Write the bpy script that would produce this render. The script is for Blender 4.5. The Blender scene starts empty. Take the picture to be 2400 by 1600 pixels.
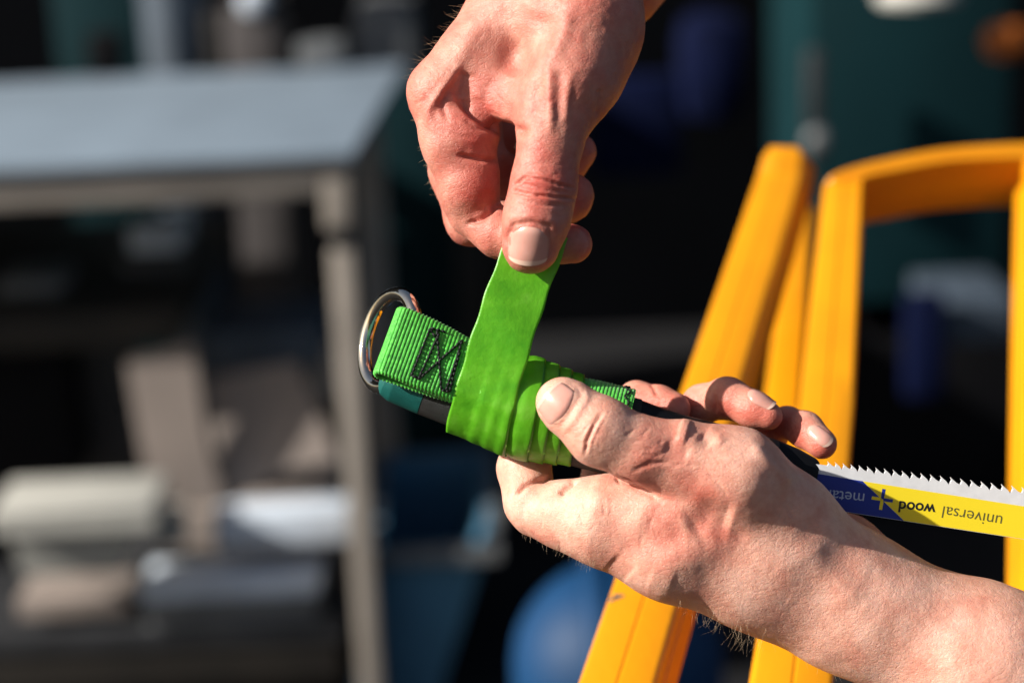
import bpy, bmesh, math, random
import numpy as np
from mathutils import Vector, Matrix
from mathutils.bvhtree import BVHTree

R = math.radians
random.seed(7)
rng = np.random.default_rng(7)
scene = bpy.context.scene
COL = scene.collection

# ------------------------------------------------------------------ camera
LENS, SENSOR = 70.0, 36.0
FPX = LENS / SENSOR * 1200.0          # focal length in units of a 1200 px wide picture
FOCUS = 0.677                         # metres to the plane of the hands
CAM_H, PITCH, ROLL = 1.30, 16.0, 2.6
cam_data = bpy.data.cameras.new('camera')
cam = bpy.data.objects.new('camera', cam_data)
COL.objects.link(cam)
CAM_M = (Matrix.Translation((0, 0, CAM_H)) @ Matrix.Rotation(R(90 - PITCH), 4, 'X')
         @ Matrix.Rotation(R(-ROLL), 4, 'Z'))
cam.matrix_world = CAM_M
cam_data.lens = LENS
cam_data.sensor_width = SENSOR
cam_data.clip_start = 0.01
cam_data.clip_end = 200
cam_data.dof.use_dof = True
cam_data.dof.focus_distance = FOCUS - 0.008
cam_data.dof.aperture_fstop = 5.0
cam_data.dof.aperture_blades = 9
scene.camera = cam

# ------------------------------------------------------------------ light
SUN_CAM = Vector((-0.82, 0.40, 0.36)).normalized()       # towards the sun, seen from the camera
sun_dir = (CAM_M.to_3x3() @ SUN_CAM).normalized()
world = bpy.data.worlds.new('World')
scene.world = world
world.use_nodes = True
wn = world.node_tree
sky = wn.nodes.new('ShaderNodeTexSky')
sky.sky_type = 'NISHITA'
sky.sun_disc = False
sky.dust_density = 3.0
sky.ozone_density = 0.5
sky.sun_elevation = math.asin(max(-1, min(1, sun_dir.z)))
sky.sun_rotation = math.atan2(sun_dir.x, sun_dir.y)
bg = wn.nodes['Background']
bg.inputs['Strength'].default_value = 0.05
wn.links.new(sky.outputs[0], bg.inputs['Color'])
sl = bpy.data.lights.new('sun', 'SUN')
sl.energy = 5.0
sl.angle = R(0.6)
sl.color = (1.0, 0.95, 0.87)
sun = bpy.data.objects.new('sun', sl)
COL.objects.link(sun)
sun.rotation_euler = sun_dir.to_track_quat('Z', 'Y').to_euler()

vs = scene.view_settings
vs.view_transform = 'Standard'
vs.look = 'None'
vs.gamma = 1.0
vs.use_curve_mapping = False
vs.exposure = 0.85
scene.render.engine = 'CYCLES'
scene.cycles.use_denoising = True
scene.cycles.max_bounces = 8

# ------------------------------------------------------------------ helpers
def camv(px, py, d=0.0):
    """picture point (1200 x 800) at d mm behind the focal plane -> camera space in mm"""
    z = FOCUS * 1000 + d
    return np.array([(px - 600) / FPX * z, (400 - py) / FPX * z, -z])

def at(px, py, Z):
    """picture point at Z metres along the view axis -> world"""
    return CAM_M @ Vector(((px - 600) / FPX * Z, (400 - py) / FPX * Z, -Z))

def at_y(px, py, y):
    """picture point met by the upright plane y = const -> world"""
    a = at(px, py, 1.0)
    o = CAM_M.translation
    return o + (a - o) * ((y - o.y) / (a.y - o.y))

def at_h(px, py, z):
    a = at(px, py, 1.0)
    o = CAM_M.translation
    return o + (a - o) * ((z - o.z) / (a.z - o.z))

def tag(o, label=None, cat=None, group=None, kind=None):
    if label: o['label'] = label
    if cat: o['category'] = cat
    if group: o['group'] = group
    if kind: o['kind'] = kind
    return o

def empty(name, loc):
    o = bpy.data.objects.new(name, None)
    o.empty_display_size = 0.02
    COL.objects.link(o)
    o.location = loc
    return o

def link(name, me, mat=None, parent=None, smooth=True):
    o = bpy.data.objects.new(name, me)
    COL.objects.link(o)
    if mat is not None:
        me.materials.append(mat)
    if smooth and len(me.polygons):
        me.polygons.foreach_set('use_smooth', [True] * len(me.polygons))
    if parent is not None:
        o.parent = parent
        bpy_parent_inverse(o, parent)
    return o

def bpy_parent_inverse(o, parent):
    o.matrix_parent_inverse = Matrix.Translation(parent.location).inverted() if parent.type == 'EMPTY' else parent.matrix_world.inverted()

def mesh_from(name, verts, faces):
    me = bpy.data.meshes.new(name)
    me.from_pydata([tuple(v) for v in verts], [], [tuple(f) for f in faces])
    me.update()
    return me

def cam_mesh(name, verts_mm, faces, mat=None, parent=None, smooth=True):
    """mesh whose vertices are given in camera space millimetres"""
    M = np.array(CAM_M)
    v = np.asarray(verts_mm, dtype=np.float64) / 1000.0
    v = v @ M[:3, :3].T + M[:3, 3]
    return link(name, mesh_from(name, v, faces), mat, parent, smooth)

def auto_smooth(o, ang=35):
    me = o.data
    bm = bmesh.new(); bm.from_mesh(me)
    for e in bm.edges:
        if len(e.link_faces) == 2 and e.calc_face_angle(0) > R(ang):
            e.smooth = False
    bm.to_mesh(me); bm.free()
    return o

def box_mesh(name, lo, hi, bev=0.004, seg=2):
    bm = bmesh.new()
    bmesh.ops.create_cube(bm, size=1.0)
    for v in bm.verts:
        v.co = Vector([lo[i] + (v.co[i] + 0.5) * (hi[i] - lo[i]) for i in range(3)])
    if bev > 0:
        b = min(bev, 0.45 * min(hi[i] - lo[i] for i in range(3)))
        bmesh.ops.bevel(bm, geom=bm.edges[:], offset=b, segments=seg, profile=0.6, affect='EDGES')
    me = bpy.data.meshes.new(name); bm.to_mesh(me); bm.free()
    return me

def box(name, lo, hi, mat, parent=None, bev=0.004):
    lo2 = [min(a, b) for a, b in zip(lo, hi)]; hi2 = [max(a, b) for a, b in zip(lo, hi)]
    return auto_smooth(link(name, box_mesh(name, lo2, hi2, bev), mat, parent), 50)

def lathe(name, prof, mat, loc=(0, 0, 0), parent=None, n=40, squash=(1, 1), axis=None):
    vs_, fs = [], []
    for r, z in prof:
        for i in range(n):
            a = 2 * math.pi * i / n
            vs_.append((r * math.cos(a) * squash[0], r * math.sin(a) * squash[1], z))
    m = len(prof)
    for j in range(m - 1):
        for i in range(n):
            fs.append((j * n + i, j * n + (i + 1) % n, (j + 1) * n + (i + 1) % n, (j + 1) * n + i))
    fs.append(tuple(range(n - 1, -1, -1))); fs.append(tuple((m - 1) * n + i for i in range(n)))
    mt = Matrix.Translation(loc)
    if axis is not None:
        mt = mt @ Vector(axis).to_track_quat('Z', 'Y').to_matrix().to_4x4()
    vs_ = [mt @ Vector(v) for v in vs_]
    return auto_smooth(link(name, mesh_from(name, vs_, fs), mat, parent), 40)

def catmull(P, n):
    P = np.asarray(P, float)
    Q = np.vstack([2 * P[0] - P[1], P, 2 * P[-1] - P[-2]])
    out = []
    for i in range(1, len(Q) - 2):
        p0, p1, p2, p3 = Q[i - 1], Q[i], Q[i + 1], Q[i + 2]
        for t in np.linspace(0, 1, n, endpoint=False):
            out.append(0.5 * ((2 * p1) + (-p0 + p2) * t + (2 * p0 - 5 * p1 + 4 * p2 - p3) * t ** 2 + (-p0 + 3 * p1 - 3 * p2 + p3) * t ** 3))
    out.append(P[-1])
    return np.array(out)

def grid_faces(nu, nv, wrap_v=False):
    f = []
    for i in range(nu - 1):
        for j in range(nv if wrap_v else nv - 1):
            j2 = (j + 1) % nv
            f.append((i * nv + j, i * nv + j2, (i + 1) * nv + j2, (i + 1) * nv + j))
    return f

def unit(v):
    v = np.asarray(v, float)
    return v / np.linalg.norm(v)

# ------------------------------------------------------------------ materials
def mat_new(name):
    m = bpy.data.materials.new(name); m.use_nodes = True
    nt = m.node_tree
    return m, nt, nt.nodes['Principled BSDF']

def noise(nt, scale, detail=4, rough=0.55, coord='Object', vec=None):
    n = nt.nodes.new('ShaderNodeTexNoise')
    n.inputs['Scale'].default_value = scale
    n.inputs['Detail'].default_value = detail
    n.inputs['Roughness'].default_value = rough
    if vec is None:
        tc = nt.nodes.new('ShaderNodeTexCoord'); vec = tc.outputs[coord]
    nt.links.new(vec, n.inputs['Vector'])
    return n

def ramp(nt, fac, stops):
    r = nt.nodes.new('ShaderNodeValToRGB')
    el = r.color_ramp.elements
    while len(el) < len(stops): el.new(0.5)
    for e, (p, c) in zip(el, stops):
        e.position = p; e.color = (*c, 1) if len(c) == 3 else c
    nt.links.new(fac, r.inputs['Fac'])
    return r

def bump(nt, b, height, strength, dist):
    n = nt.nodes.new('ShaderNodeBump')
    n.inputs['Strength'].default_value = strength
    n.inputs['Distance'].default_value = dist
    nt.links.new(height, n.inputs['Height'])
    prev = b.inputs['Normal'].links
    if prev:
        nt.links.new(prev[0].from_socket, n.inputs['Normal'])
    nt.links.new(n.outputs[0], b.inputs['Normal'])
    return n

def simple(name, c, rough=0.6, metal=0.0, var=0.25, scale=12.0, bmp=0.0, spec=0.4, coat=0.0):
    m, nt, b = mat_new(name)
    n = noise(nt, scale, 5)
    lo = tuple(max(0, x * (1 - var)) for x in c); hi = tuple(min(1, x * (1 + var)) for x in c)
    r = ramp(nt, n.outputs['Fac'], [(0.3, lo), (0.7, hi)])
    nt.links.new(r.outputs[0], b.inputs['Base Color'])
    b.inputs['Roughness'].default_value = rough
    b.inputs['Metallic'].default_value = metal
    b.inputs['Specular IOR Level'].default_value = spec
    b.inputs['Coat Weight'].default_value = coat
    if bmp:
        n2 = noise(nt, scale * 12, 4)
        bump(nt, b, n2.outputs['Fac'], bmp, 0.001)
    return m

def skin_material(name, base, red, pale):
    m, nt, b = mat_new(name)
    at_ = nt.nodes.new('ShaderNodeAttribute'); at_.attribute_name = 'flush'
    n1 = noise(nt, 90, 6, 0.6)        # blotches about 1 cm
    n2 = noise(nt, 420, 4, 0.6)
    add = nt.nodes.new('ShaderNodeMath'); add.operation = 'MULTIPLY_ADD'
    nt.links.new(n1.outputs['Fac'], add.inputs[0]); add.inputs[1].default_value = 1.0
    nt.links.new(at_.outputs['Fac'], add.inputs[2])
    r = ramp(nt, add.outputs[0], [(0.28, pale), (0.56, base), (1.02, red)])
    mx = nt.nodes.new('ShaderNodeMix'); mx.data_type = 'RGBA'; mx.blend_type = 'MULTIPLY'
    mx.inputs['Factor'].default_value = 0.45
    r2 = ramp(nt, n2.outputs['Fac'], [(0.3, (0.80, 0.70, 0.68)), (0.62, (1, 1, 1))])
    nt.links.new(r.outputs[0], mx.inputs[6]); nt.links.new(r2.outputs[0], mx.inputs[7])
    nt.links.new(mx.outputs[2], b.inputs['Base Color'])
    b.inputs['Roughness'].default_value = 0.47
    b.inputs['Specular IOR Level'].default_value = 0.42
    b.inputs['Subsurface Weight'].default_value = 0.3
    b.inputs['Subsurface Radius'].default_value = (1.0, 0.32, 0.16)
    b.inputs['Subsurface Scale'].default_value = 0.003
    # fine relief: skin cells and stretched lines
    v = nt.nodes.new('ShaderNodeTexVoronoi'); v.feature = 'DISTANCE_TO_EDGE'
    v.inputs['Scale'].default_value = 1400
    tc = nt.nodes.new('ShaderNodeTexCoord')
    wob = noise(nt, 300, 3)
    mixv = nt.nodes.new('ShaderNodeMix'); mixv.data_type = 'RGBA'; mixv.blend_type = 'LINEAR_LIGHT'
    mixv.inputs['Factor'].default_value = 0.0025
    nt.links.new(tc.outputs['Object'], mixv.inputs[6]); nt.links.new(wob.outputs['Color'], mixv.inputs[7])
    nt.links.new(mixv.outputs[2], v.inputs['Vector'])
    rr = ramp(nt, v.outputs['Distance'], [(0.0, (0, 0, 0)), (0.25, (1, 1, 1))])
    bump(nt, b, rr.outputs[0], 0.32, 0.0002)
    mp = nt.nodes.new('ShaderNodeMapping'); mp.inputs['Scale'].default_value = (0.32, 1.0, 1.0)
    mp.inputs['Rotation'].default_value = (0, 0.35, 0)
    nt.links.new(mixv.outputs[2], mp.inputs['Vector'])
    v2 = nt.nodes.new('ShaderNodeTexVoronoi'); v2.feature = 'DISTANCE_TO_EDGE'; v2.inputs['Scale'].default_value = 620
    nt.links.new(mp.outputs[0], v2.inputs['Vector'])
    rr2 = ramp(nt, v2.outputs['Distance'], [(0.0, (0, 0, 0)), (0.16, (1, 1, 1))])
    bump(nt, b, rr2.outputs[0], 0.30, 0.00026)
    n3 = noise(nt, 240, 6, 0.65)
    bump(nt, b, n3.outputs['Fac'], 0.28, 0.0007)
    return m

M = {}
M['skin'] = skin_material('skin', (0.52, 0.205, 0.15), (0.46, 0.085, 0.062), (0.63, 0.315, 0.24))
M['skin_pale'] = skin_material('skin_pale', (0.64, 0.32, 0.235), (0.53, 0.135, 0.092), (0.73, 0.44, 0.345))
m, nt, b = mat_new('nail'); M['nail'] = m
n_ = noise(nt, 120, 3)
r_ = ramp(nt, n_.outputs['Fac'], [(0.3, (0.52, 0.25, 0.20)), (0.7, (0.60, 0.33, 0.27))])
nt.links.new(r_.outputs[0], b.inputs['Base Color'])
b.inputs['Roughness'].default_value = 0.26; b.inputs['Subsurface Weight'].default_value = 0.2
b.inputs['Subsurface Scale'].default_value = 0.0015
M['nail_edge'] = simple('nail_edge', (0.66, 0.45, 0.36), 0.35)
M['hair'] = simple('hair', (0.50, 0.36, 0.23), 0.4)

# green tape: thin waxy plastic, light comes through it
m, nt, b = mat_new('green_tape'); M['tape'] = m
n1 = noise(nt, 70, 6, 0.65)
r1 = ramp(nt, n1.outputs['Fac'], [(0.28, (0.075, 0.35, 0.012)), (0.5, (0.15, 0.49, 0.02)), (0.74, (0.27, 0.62, 0.075))])
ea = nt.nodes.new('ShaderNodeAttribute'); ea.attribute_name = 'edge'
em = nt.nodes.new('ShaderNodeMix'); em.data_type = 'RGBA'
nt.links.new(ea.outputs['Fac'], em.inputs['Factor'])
nt.links.new(r1.outputs[0], em.inputs[6]); em.inputs[7].default_value = (0.004, 0.11, 0.012, 1)  # dark turn edges: overlap shade and layered translucency put into the colour
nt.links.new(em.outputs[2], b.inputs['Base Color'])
b.inputs['Roughness'].default_value = 0.34
b.inputs['Specular IOR Level'].default_value = 0.5
tr = nt.nodes.new('ShaderNodeBsdfTranslucent')
tr.inputs['Color'].default_value = (0.40, 0.88, 0.05, 1)
ms = nt.nodes.new('ShaderNodeMixShader'); ms.inputs[0].default_value = 0.42
nt.links.new(b.outputs[0], ms.inputs[1]); nt.links.new(tr.outputs[0], ms.inputs[2])
nt.links.new(ms.outputs[0], nt.nodes['Material Output'].inputs['Surface'])
n2 = noise(nt, 130, 6, 0.65)
bump(nt, b, n2.outputs['Fac'], 0.35, 0.0012)
n3 = noise(nt, 900, 3, 0.6)
bump(nt, b, n3.outputs['Fac'], 0.2, 0.0003)

def woven(name, lo, hi):
    m, nt, b = mat_new(name)
    n = noise(nt, 700, 3)
    r = ramp(nt, n.outputs['Fac'], [(0.3, lo), (0.7, hi)])
    nt.links.new(r.outputs[0], b.inputs['Base Color'])
    b.inputs['Roughness'].default_value = 0.5
    b.inputs['Sheen Weight'].default_value = 0.25
    bump(nt, b, noise(nt, 1800, 2).outputs['Fac'], 0.6, 0.0003)
    return m
M['web'] = woven('green_webbing', (0.02, 0.24, 0.012), (0.08, 0.52, 0.04))
M['thread'] = simple('black_thread', (0.004, 0.007, 0.006), 0.7)
m, nt, b = mat_new('chrome'); M['chrome'] = m
b.inputs['Base Color'].default_value = (0.64, 0.58, 0.49, 1); b.inputs['Metallic'].default_value = 1
b.inputs['Roughness'].default_value = 0.07
bump(nt, b, noise(nt, 350, 2).outputs['Fac'], 0.12, 0.0004)
M['teal_plastic'] = simple('teal_plastic', (0.004, 0.095, 0.082), 0.5, var=0.12, scale=300, bmp=0.4)
M['black_rubber'] = simple('black_rubber', (0.016, 0.017, 0.017), 0.62, var=0.3, scale=400, bmp=0.7)
M['black_gloss'] = simple('black_plastic', (0.004, 0.004, 0.005), 0.5, spec=0.2)
M['steel'] = simple('blade_steel', (0.62, 0.62, 0.63), 0.45, metal=0.0, var=0.08, scale=200)
M['yellow_print'] = simple('yellow_print', (0.80, 0.62, 0.02), 0.42, var=0.05)
M['blue_print'] = simple('blue_print', (0.012, 0.028, 0.24), 0.42, var=0.05)
M['black_print'] = simple('black_print', (0.01, 0.01, 0.012), 0.5)
M['grey_print'] = simple('grey_print', (0.10, 0.095, 0.03), 0.5)
M['pale_print'] = simple('pale_print', (0.42, 0.47, 0.60), 0.5)

def paint(name, c, dark, rough=0.42):
    m, nt, b = mat_new(name)
    n = noise(nt, 14, 6, 0.6)
    r = ramp(nt, n.outputs['Fac'], [(0.25, dark), (0.6, c)])
    n2 = noise(nt, 160, 5, 0.7)
    sp = ramp(nt, n2.outputs['Fac'], [(0.70, (0, 0, 0)), (0.76, (1, 1, 1))])
    mx = nt.nodes.new('ShaderNodeMix'); mx.data_type = 'RGBA'
    nt.links.new(sp.outputs[0], mx.inputs['Factor'])
    nt.links.new(r.outputs[0], mx.inputs[6]); mx.inputs[7].default_value = tuple(x * 0.6 for x in dark) + (1,)
    nt.links.new(mx.outputs[2], b.inputs['Base Color'])
    b.inputs['Roughness'].default_value = rough
    bump(nt, b, noise(nt, 220, 4).outputs['Fac'], 0.25, 0.0006)
    return m
M['yellow_paint'] = paint('yellow_paint', (0.70, 0.275, 0.001), (0.62, 0.23, 0.001))
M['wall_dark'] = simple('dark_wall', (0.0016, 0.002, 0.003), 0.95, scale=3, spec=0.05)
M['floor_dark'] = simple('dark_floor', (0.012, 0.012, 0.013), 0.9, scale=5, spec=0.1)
M['bench_top'] = simple('grey_bench_top', (0.19, 0.24, 0.295), 0.55, var=0.12, scale=6)
M['bench_frame'] = simple('taupe_steel', (0.30, 0.265, 0.23), 0.5, var=0.15, scale=9)
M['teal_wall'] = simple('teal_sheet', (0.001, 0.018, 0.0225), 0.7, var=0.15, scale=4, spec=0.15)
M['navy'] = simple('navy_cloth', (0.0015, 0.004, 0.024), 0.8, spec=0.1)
M['blue'] = simple('blue_plastic', (0.002, 0.032, 0.095), 0.6, var=0.15, spec=0.25)
M['blue_crate'] = simple('crate_blue', (0.045, 0.13, 0.21), 0.55, var=0.15, spec=0.3)
M['card'] = simple('cardboard', (0.21, 0.175, 0.155), 0.8, var=0.12)
M['pale'] = simple('pale_plastic', (0.37, 0.365, 0.335), 0.6, var=0.12)
M['white'] = simple('white_board', (0.50, 0.56, 0.64), 0.6, var=0.15)
M['grey'] = simple('grey_metal', (0.026, 0.027, 0.03), 0.55, var=0.3)
M['grey_mid'] = simple('mid_grey_metal', (0.11, 0.115, 0.12), 0.55, var=0.2)
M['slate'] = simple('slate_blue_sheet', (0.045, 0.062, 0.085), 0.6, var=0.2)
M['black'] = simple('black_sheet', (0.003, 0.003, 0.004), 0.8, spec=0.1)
M['brown'] = simple('dark_brown_wood', (0.014, 0.011, 0.008), 0.7, var=0.5, scale=8)
M['orange'] = simple('orange_plastic', (0.28, 0.07, 0.004), 0.5)
M['pinkgrey'] = simple('rose_grey_card', (0.07, 0.062, 0.062), 0.7)

# ------------------------------------------------------------------ the setting
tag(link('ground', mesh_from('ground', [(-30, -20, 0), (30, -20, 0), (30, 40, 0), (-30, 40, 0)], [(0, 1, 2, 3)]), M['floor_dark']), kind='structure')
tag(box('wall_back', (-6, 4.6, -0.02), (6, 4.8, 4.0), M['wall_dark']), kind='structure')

# ------------------------------------------------------------------ surfaces from distance fields (for the hands)
def smin(a, b, k):
    if k <= 0: return np.minimum(a, b)
    h = np.maximum(k - np.abs(a - b), 0) / k
    return np.minimum(a, b) - h * h * k * 0.25

class Field:
    def __init__(self, lo, hi, vox):
        self.lo = np.array(lo, np.float32); self.vox = vox
        self.n = np.ceil((np.array(hi) - self.lo) / vox).astype(int) + 1
        self.ax = [self.lo[i] + vox * np.arange(self.n[i], dtype=np.float32) for i in range(3)]
        self.F = np.full(self.n, 50.0, np.float32)
    def group(self, prims, k_out):
        G = np.full(self.n, 50.0, np.float32)
        glo, ghi = self.n.copy(), np.zeros(3, int)
        for a, b, ra, rb, k, flat in prims:
            m = max(ra, rb) * 1.5 + k + 5
            lo = np.minimum(a, b) - m; hi = np.maximum(a, b) + m
            i0 = np.clip(((lo - self.lo) / self.vox).astype(int), 0, self.n); i1 = np.clip(((hi - self.lo) / self.vox).astype(int) + 1, 0, self.n)
            if np.any(i1 <= i0): continue
            glo = np.minimum(glo, i0); ghi = np.maximum(ghi, i1)
            sl_ = tuple(slice(i0[q], i1[q]) for q in range(3))
            X = self.ax[0][sl_[0]][:, None, None] - np.float32(a[0])
            Y = self.ax[1][sl_[1]][None, :, None] - np.float32(a[1])
            Z = self.ax[2][sl_[2]][None, None, :] - np.float32(a[2])
            ba = (b - a).astype(np.float32); l2 = float(ba @ ba) + 1e-6
            t = np.clip((X * ba[0] + Y * ba[1] + Z * ba[2]) / l2, 0, 1)
            dx, dy, dz = X - t * ba[0], Y - t * ba[1], Z - t * ba[2]
            d2 = dx * dx + dy * dy + dz * dz
            if flat is not None:
                ax_, f = flat
                c = dx * ax_[0] + dy * ax_[1] + dz * ax_[2]
                d2 = d2 + (f * f - 1) * c * c
            d = np.sqrt(d2) - (ra + (rb - ra) * t)
            G[sl_] = smin(G[sl_], d, k)
        s = tuple(slice(glo[q], ghi[q]) for q in range(3))
        self.F[s] = smin(self.F[s], G[s], k_out)
    def mesh(self):
        F = self.F; n = self.n
        S = F < 0
        c = [n[0] - 1, n[1] - 1, n[2] - 1]
        cnt = np.zeros(c, np.uint8)
        for i in (0, 1):
            for j in (0, 1):
                for k in (0, 1):
                    cnt += S[i:c[0] + i, j:c[1] + j, k:c[2] + k]
        act = np.argwhere((cnt > 0) & (cnt < 8))
        idx = np.full(c, -1, np.int32)
        idx[act[:, 0], act[:, 1], act[:, 2]] = np.arange(len(act))
        acc = np.zeros((len(act), 3)); w = np.zeros(len(act))
        corners = [(i, j, k) for i in (0, 1) for j in (0, 1) for k in (0, 1)]
        for a in corners:
            for d in range(3):
                if a[d]: continue
                b_ = list(a); b_[d] = 1
                fa = F[act[:, 0] + a[0], act[:, 1] + a[1], act[:, 2] + a[2]]
                fb = F[act[:, 0] + b_[0], act[:, 1] + b_[1], act[:, 2] + b_[2]]
                x = (fa < 0) != (fb < 0)
                t = np.where(x, fa / np.where(fa == fb, 1, fa - fb), 0)
                p = np.repeat(np.array(a, float)[None], len(act), 0); p[:, d] += t
                acc[x] += p[x]; w[x] += 1
        V = (act + acc / w[:, None]) * self.vox + self.lo
        faces = []
        for d in range(3):
            u, v = (d + 1) % 3, (d + 2) % 3
            s0 = [slice(None)] * 3; s1 = [slice(None)] * 3
            s0[d] = slice(0, n[d] - 1); s1[d] = slice(1, n[d])
            A, B = S[tuple(s0)], S[tuple(s1)]
            e = np.argwhere(A != B)
            e = e[(e[:, u] > 0) & (e[:, v] > 0) & (e[:, u] < n[u] - 1) & (e[:, v] < n[v] - 1)]
            q = []
            for (du, dv) in ((0, 0), (-1, 0), (-1, -1), (0, -1)):
                g = e.copy(); g[:, u] += du; g[:, v] += dv
                q.append(idx[g[:, 0], g[:, 1], g[:, 2]])
            q = np.stack(q, 1)
            ins = A[e[:, 0], e[:, 1], e[:, 2]]
            q[~ins] = q[~ins][:, ::-1]
            faces.append(q)
        return V, np.vstack(faces)

def vnormals(V, Q):
    nrm = np.cross(V[Q[:, 2]] - V[Q[:, 0]], V[Q[:, 3]] - V[Q[:, 1]])
    N = np.zeros_like(V)
    for c in range(4): np.add.at(N, Q[:, c], nrm)
    return N / (np.linalg.norm(N, axis=1, keepdims=True) + 1e-9)

def relax(V, Q, it, lam=0.5):
    n = len(V)
    e = np.vstack([Q[:, [0, 1]], Q[:, [1, 2]], Q[:, [2, 3]], Q[:, [3, 0]]])
    for _ in range(it):
        A = np.zeros_like(V); cnt = np.zeros(n)
        np.add.at(A, e[:, 0], V[e[:, 1]]); np.add.at(cnt, e[:, 0], 1)
        np.add.at(A, e[:, 1], V[e[:, 0]]); np.add.at(cnt, e[:, 1], 1)
        V = V + lam * (A / cnt[:, None] - V)
    return V

def pix(V):
    z = -V[:, 2]
    return np.stack([V[:, 0] / z * FPX + 600, 400 - V[:, 1] / z * FPX], 1), z - FOCUS * 1000

def seg_dist(p, pts):
    """distance of each point to a polyline (picture units) and how far along it lies (0..1)"""
    pts = np.asarray(pts, float)
    best = np.full(len(p), 1e9); par = np.zeros(len(p))
    if len(pts) == 1:
        return np.linalg.norm(p - pts[0], axis=1), par
    L = np.r_[0, np.cumsum(np.linalg.norm(np.diff(pts, axis=0), axis=1))]
    for i in range(len(pts) - 1):
        a, d = pts[i], pts[i + 1] - pts[i]
        t = np.clip(((p - a) @ d) / (d @ d + 1e-9), 0, 1)
        q = np.linalg.norm(p - a - t[:, None] * d, axis=1)
        s = q < best
        best[s] = q[s]; par[s] = (L[i] + t[s] * (L[i + 1] - L[i])) / L[-1]
    return best, par

class Sculpt:
    """strokes that push the surface in or out, laid over the side of the hand that is seen"""
    def __init__(self, V, Q):
        self.V, self.Q = V, Q
        self.red = np.zeros(len(V))
        self.refresh()
    def refresh(self):
        self.N = vnormals(self.V, self.Q)
        self.P, self.D = pix(self.V)
        view = -self.V / np.linalg.norm(self.V, axis=1, keepdims=True)
        self.face = np.clip((np.sum(self.N * view, 1) + 0.05) / 0.35, 0, 1)
    def mask(self, dmin, dmax):
        return self.face * (self.D > dmin) * (self.D < dmax)
    def stroke(self, pts, width, amp, dmin=-99, dmax=99, taper=True, rim=0.0):
        q, t = seg_dist(self.P, pts)
        g = np.exp(-(q / width) ** 2)
        if rim: g = g - rim * np.exp(-((q - 2.1 * width) / (1.1 * width)) ** 2)
        if taper and len(pts) > 1: g = g * np.clip(np.minimum(t, 1 - t) * 5 + 0.25, 0, 1)
        self.V = self.V + self.N * (amp * g * self.mask(dmin, dmax))[:, None]
    def flush(self, pts, width, amt, dmin=-99, dmax=99):
        q, t = seg_dist(self.P, pts)
        self.red += amt * np.exp(-(q / width) ** 2) * (self.D > dmin) * (self.D < dmax)

def value_noise(V, scale, seed):
    r = np.random.default_rng(seed)
    T = r.random((32, 32, 32)).astype(np.float32)
    p = V / scale
    i = np.floor(p).astype(int); f = p - i; f = f * f * (3 - 2 * f)
    out = np.zeros(len(V))
    for a in (0, 1):
        for b_ in (0, 1):
            for c in (0, 1):
                w = (f[:, 0] if a else 1 - f[:, 0]) * (f[:, 1] if b_ else 1 - f[:, 1]) * (f[:, 2] if c else 1 - f[:, 2])
                out += w * T[(i[:, 0] + a) % 32, (i[:, 1] + b_) % 32, (i[:, 2] + c) % 32]
    return out - 0.5

def J(px, py, d, r):
    """joint: picture point, mm behind focal plane, radius in picture units"""
    return camv(px, py, d), r * (FOCUS * 1000 + d) / FPX

def bone(j1, j2, k=4.0, flat=None):
    return (j1[0], j2[0], j1[1], j2[1], k, flat)

def chain(js, k=4.0, flat=None):
    return [bone(js[i], js[i + 1], k, flat) for i in range(len(js) - 1)]

def finish_hand(name, sc, mat):
    M_ = np.array(CAM_M)
    v = sc.V / 1000.0
    v = v @ M_[:3, :3].T + M_[:3, 3]
    me = bpy.data.meshes.new(name)
    nv, nf = len(v), len(sc.Q)
    me.vertices.add(nv); me.vertices.foreach_set('co', v.astype(np.float32).ravel())
    me.loops.add(nf * 4); me.loops.foreach_set('vertex_index', sc.Q.astype(np.int32).ravel())
    me.polygons.add(nf)
    me.polygons.foreach_set('loop_start', np.arange(0, nf * 4, 4, dtype=np.int32))
    me.polygons.foreach_set('loop_total', np.full(nf, 4, np.int32))
    me.polygons.foreach_set('use_smooth', np.ones(nf, bool))
    me.update(calc_edges=True); me.validate()
    a = me.attributes.new('flush', 'FLOAT', 'POINT')
    a.data.foreach_set('value', np.clip(sc.red, -0.5, 1.2).astype(np.float32))
    return link(name, me, mat, None, False)

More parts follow.
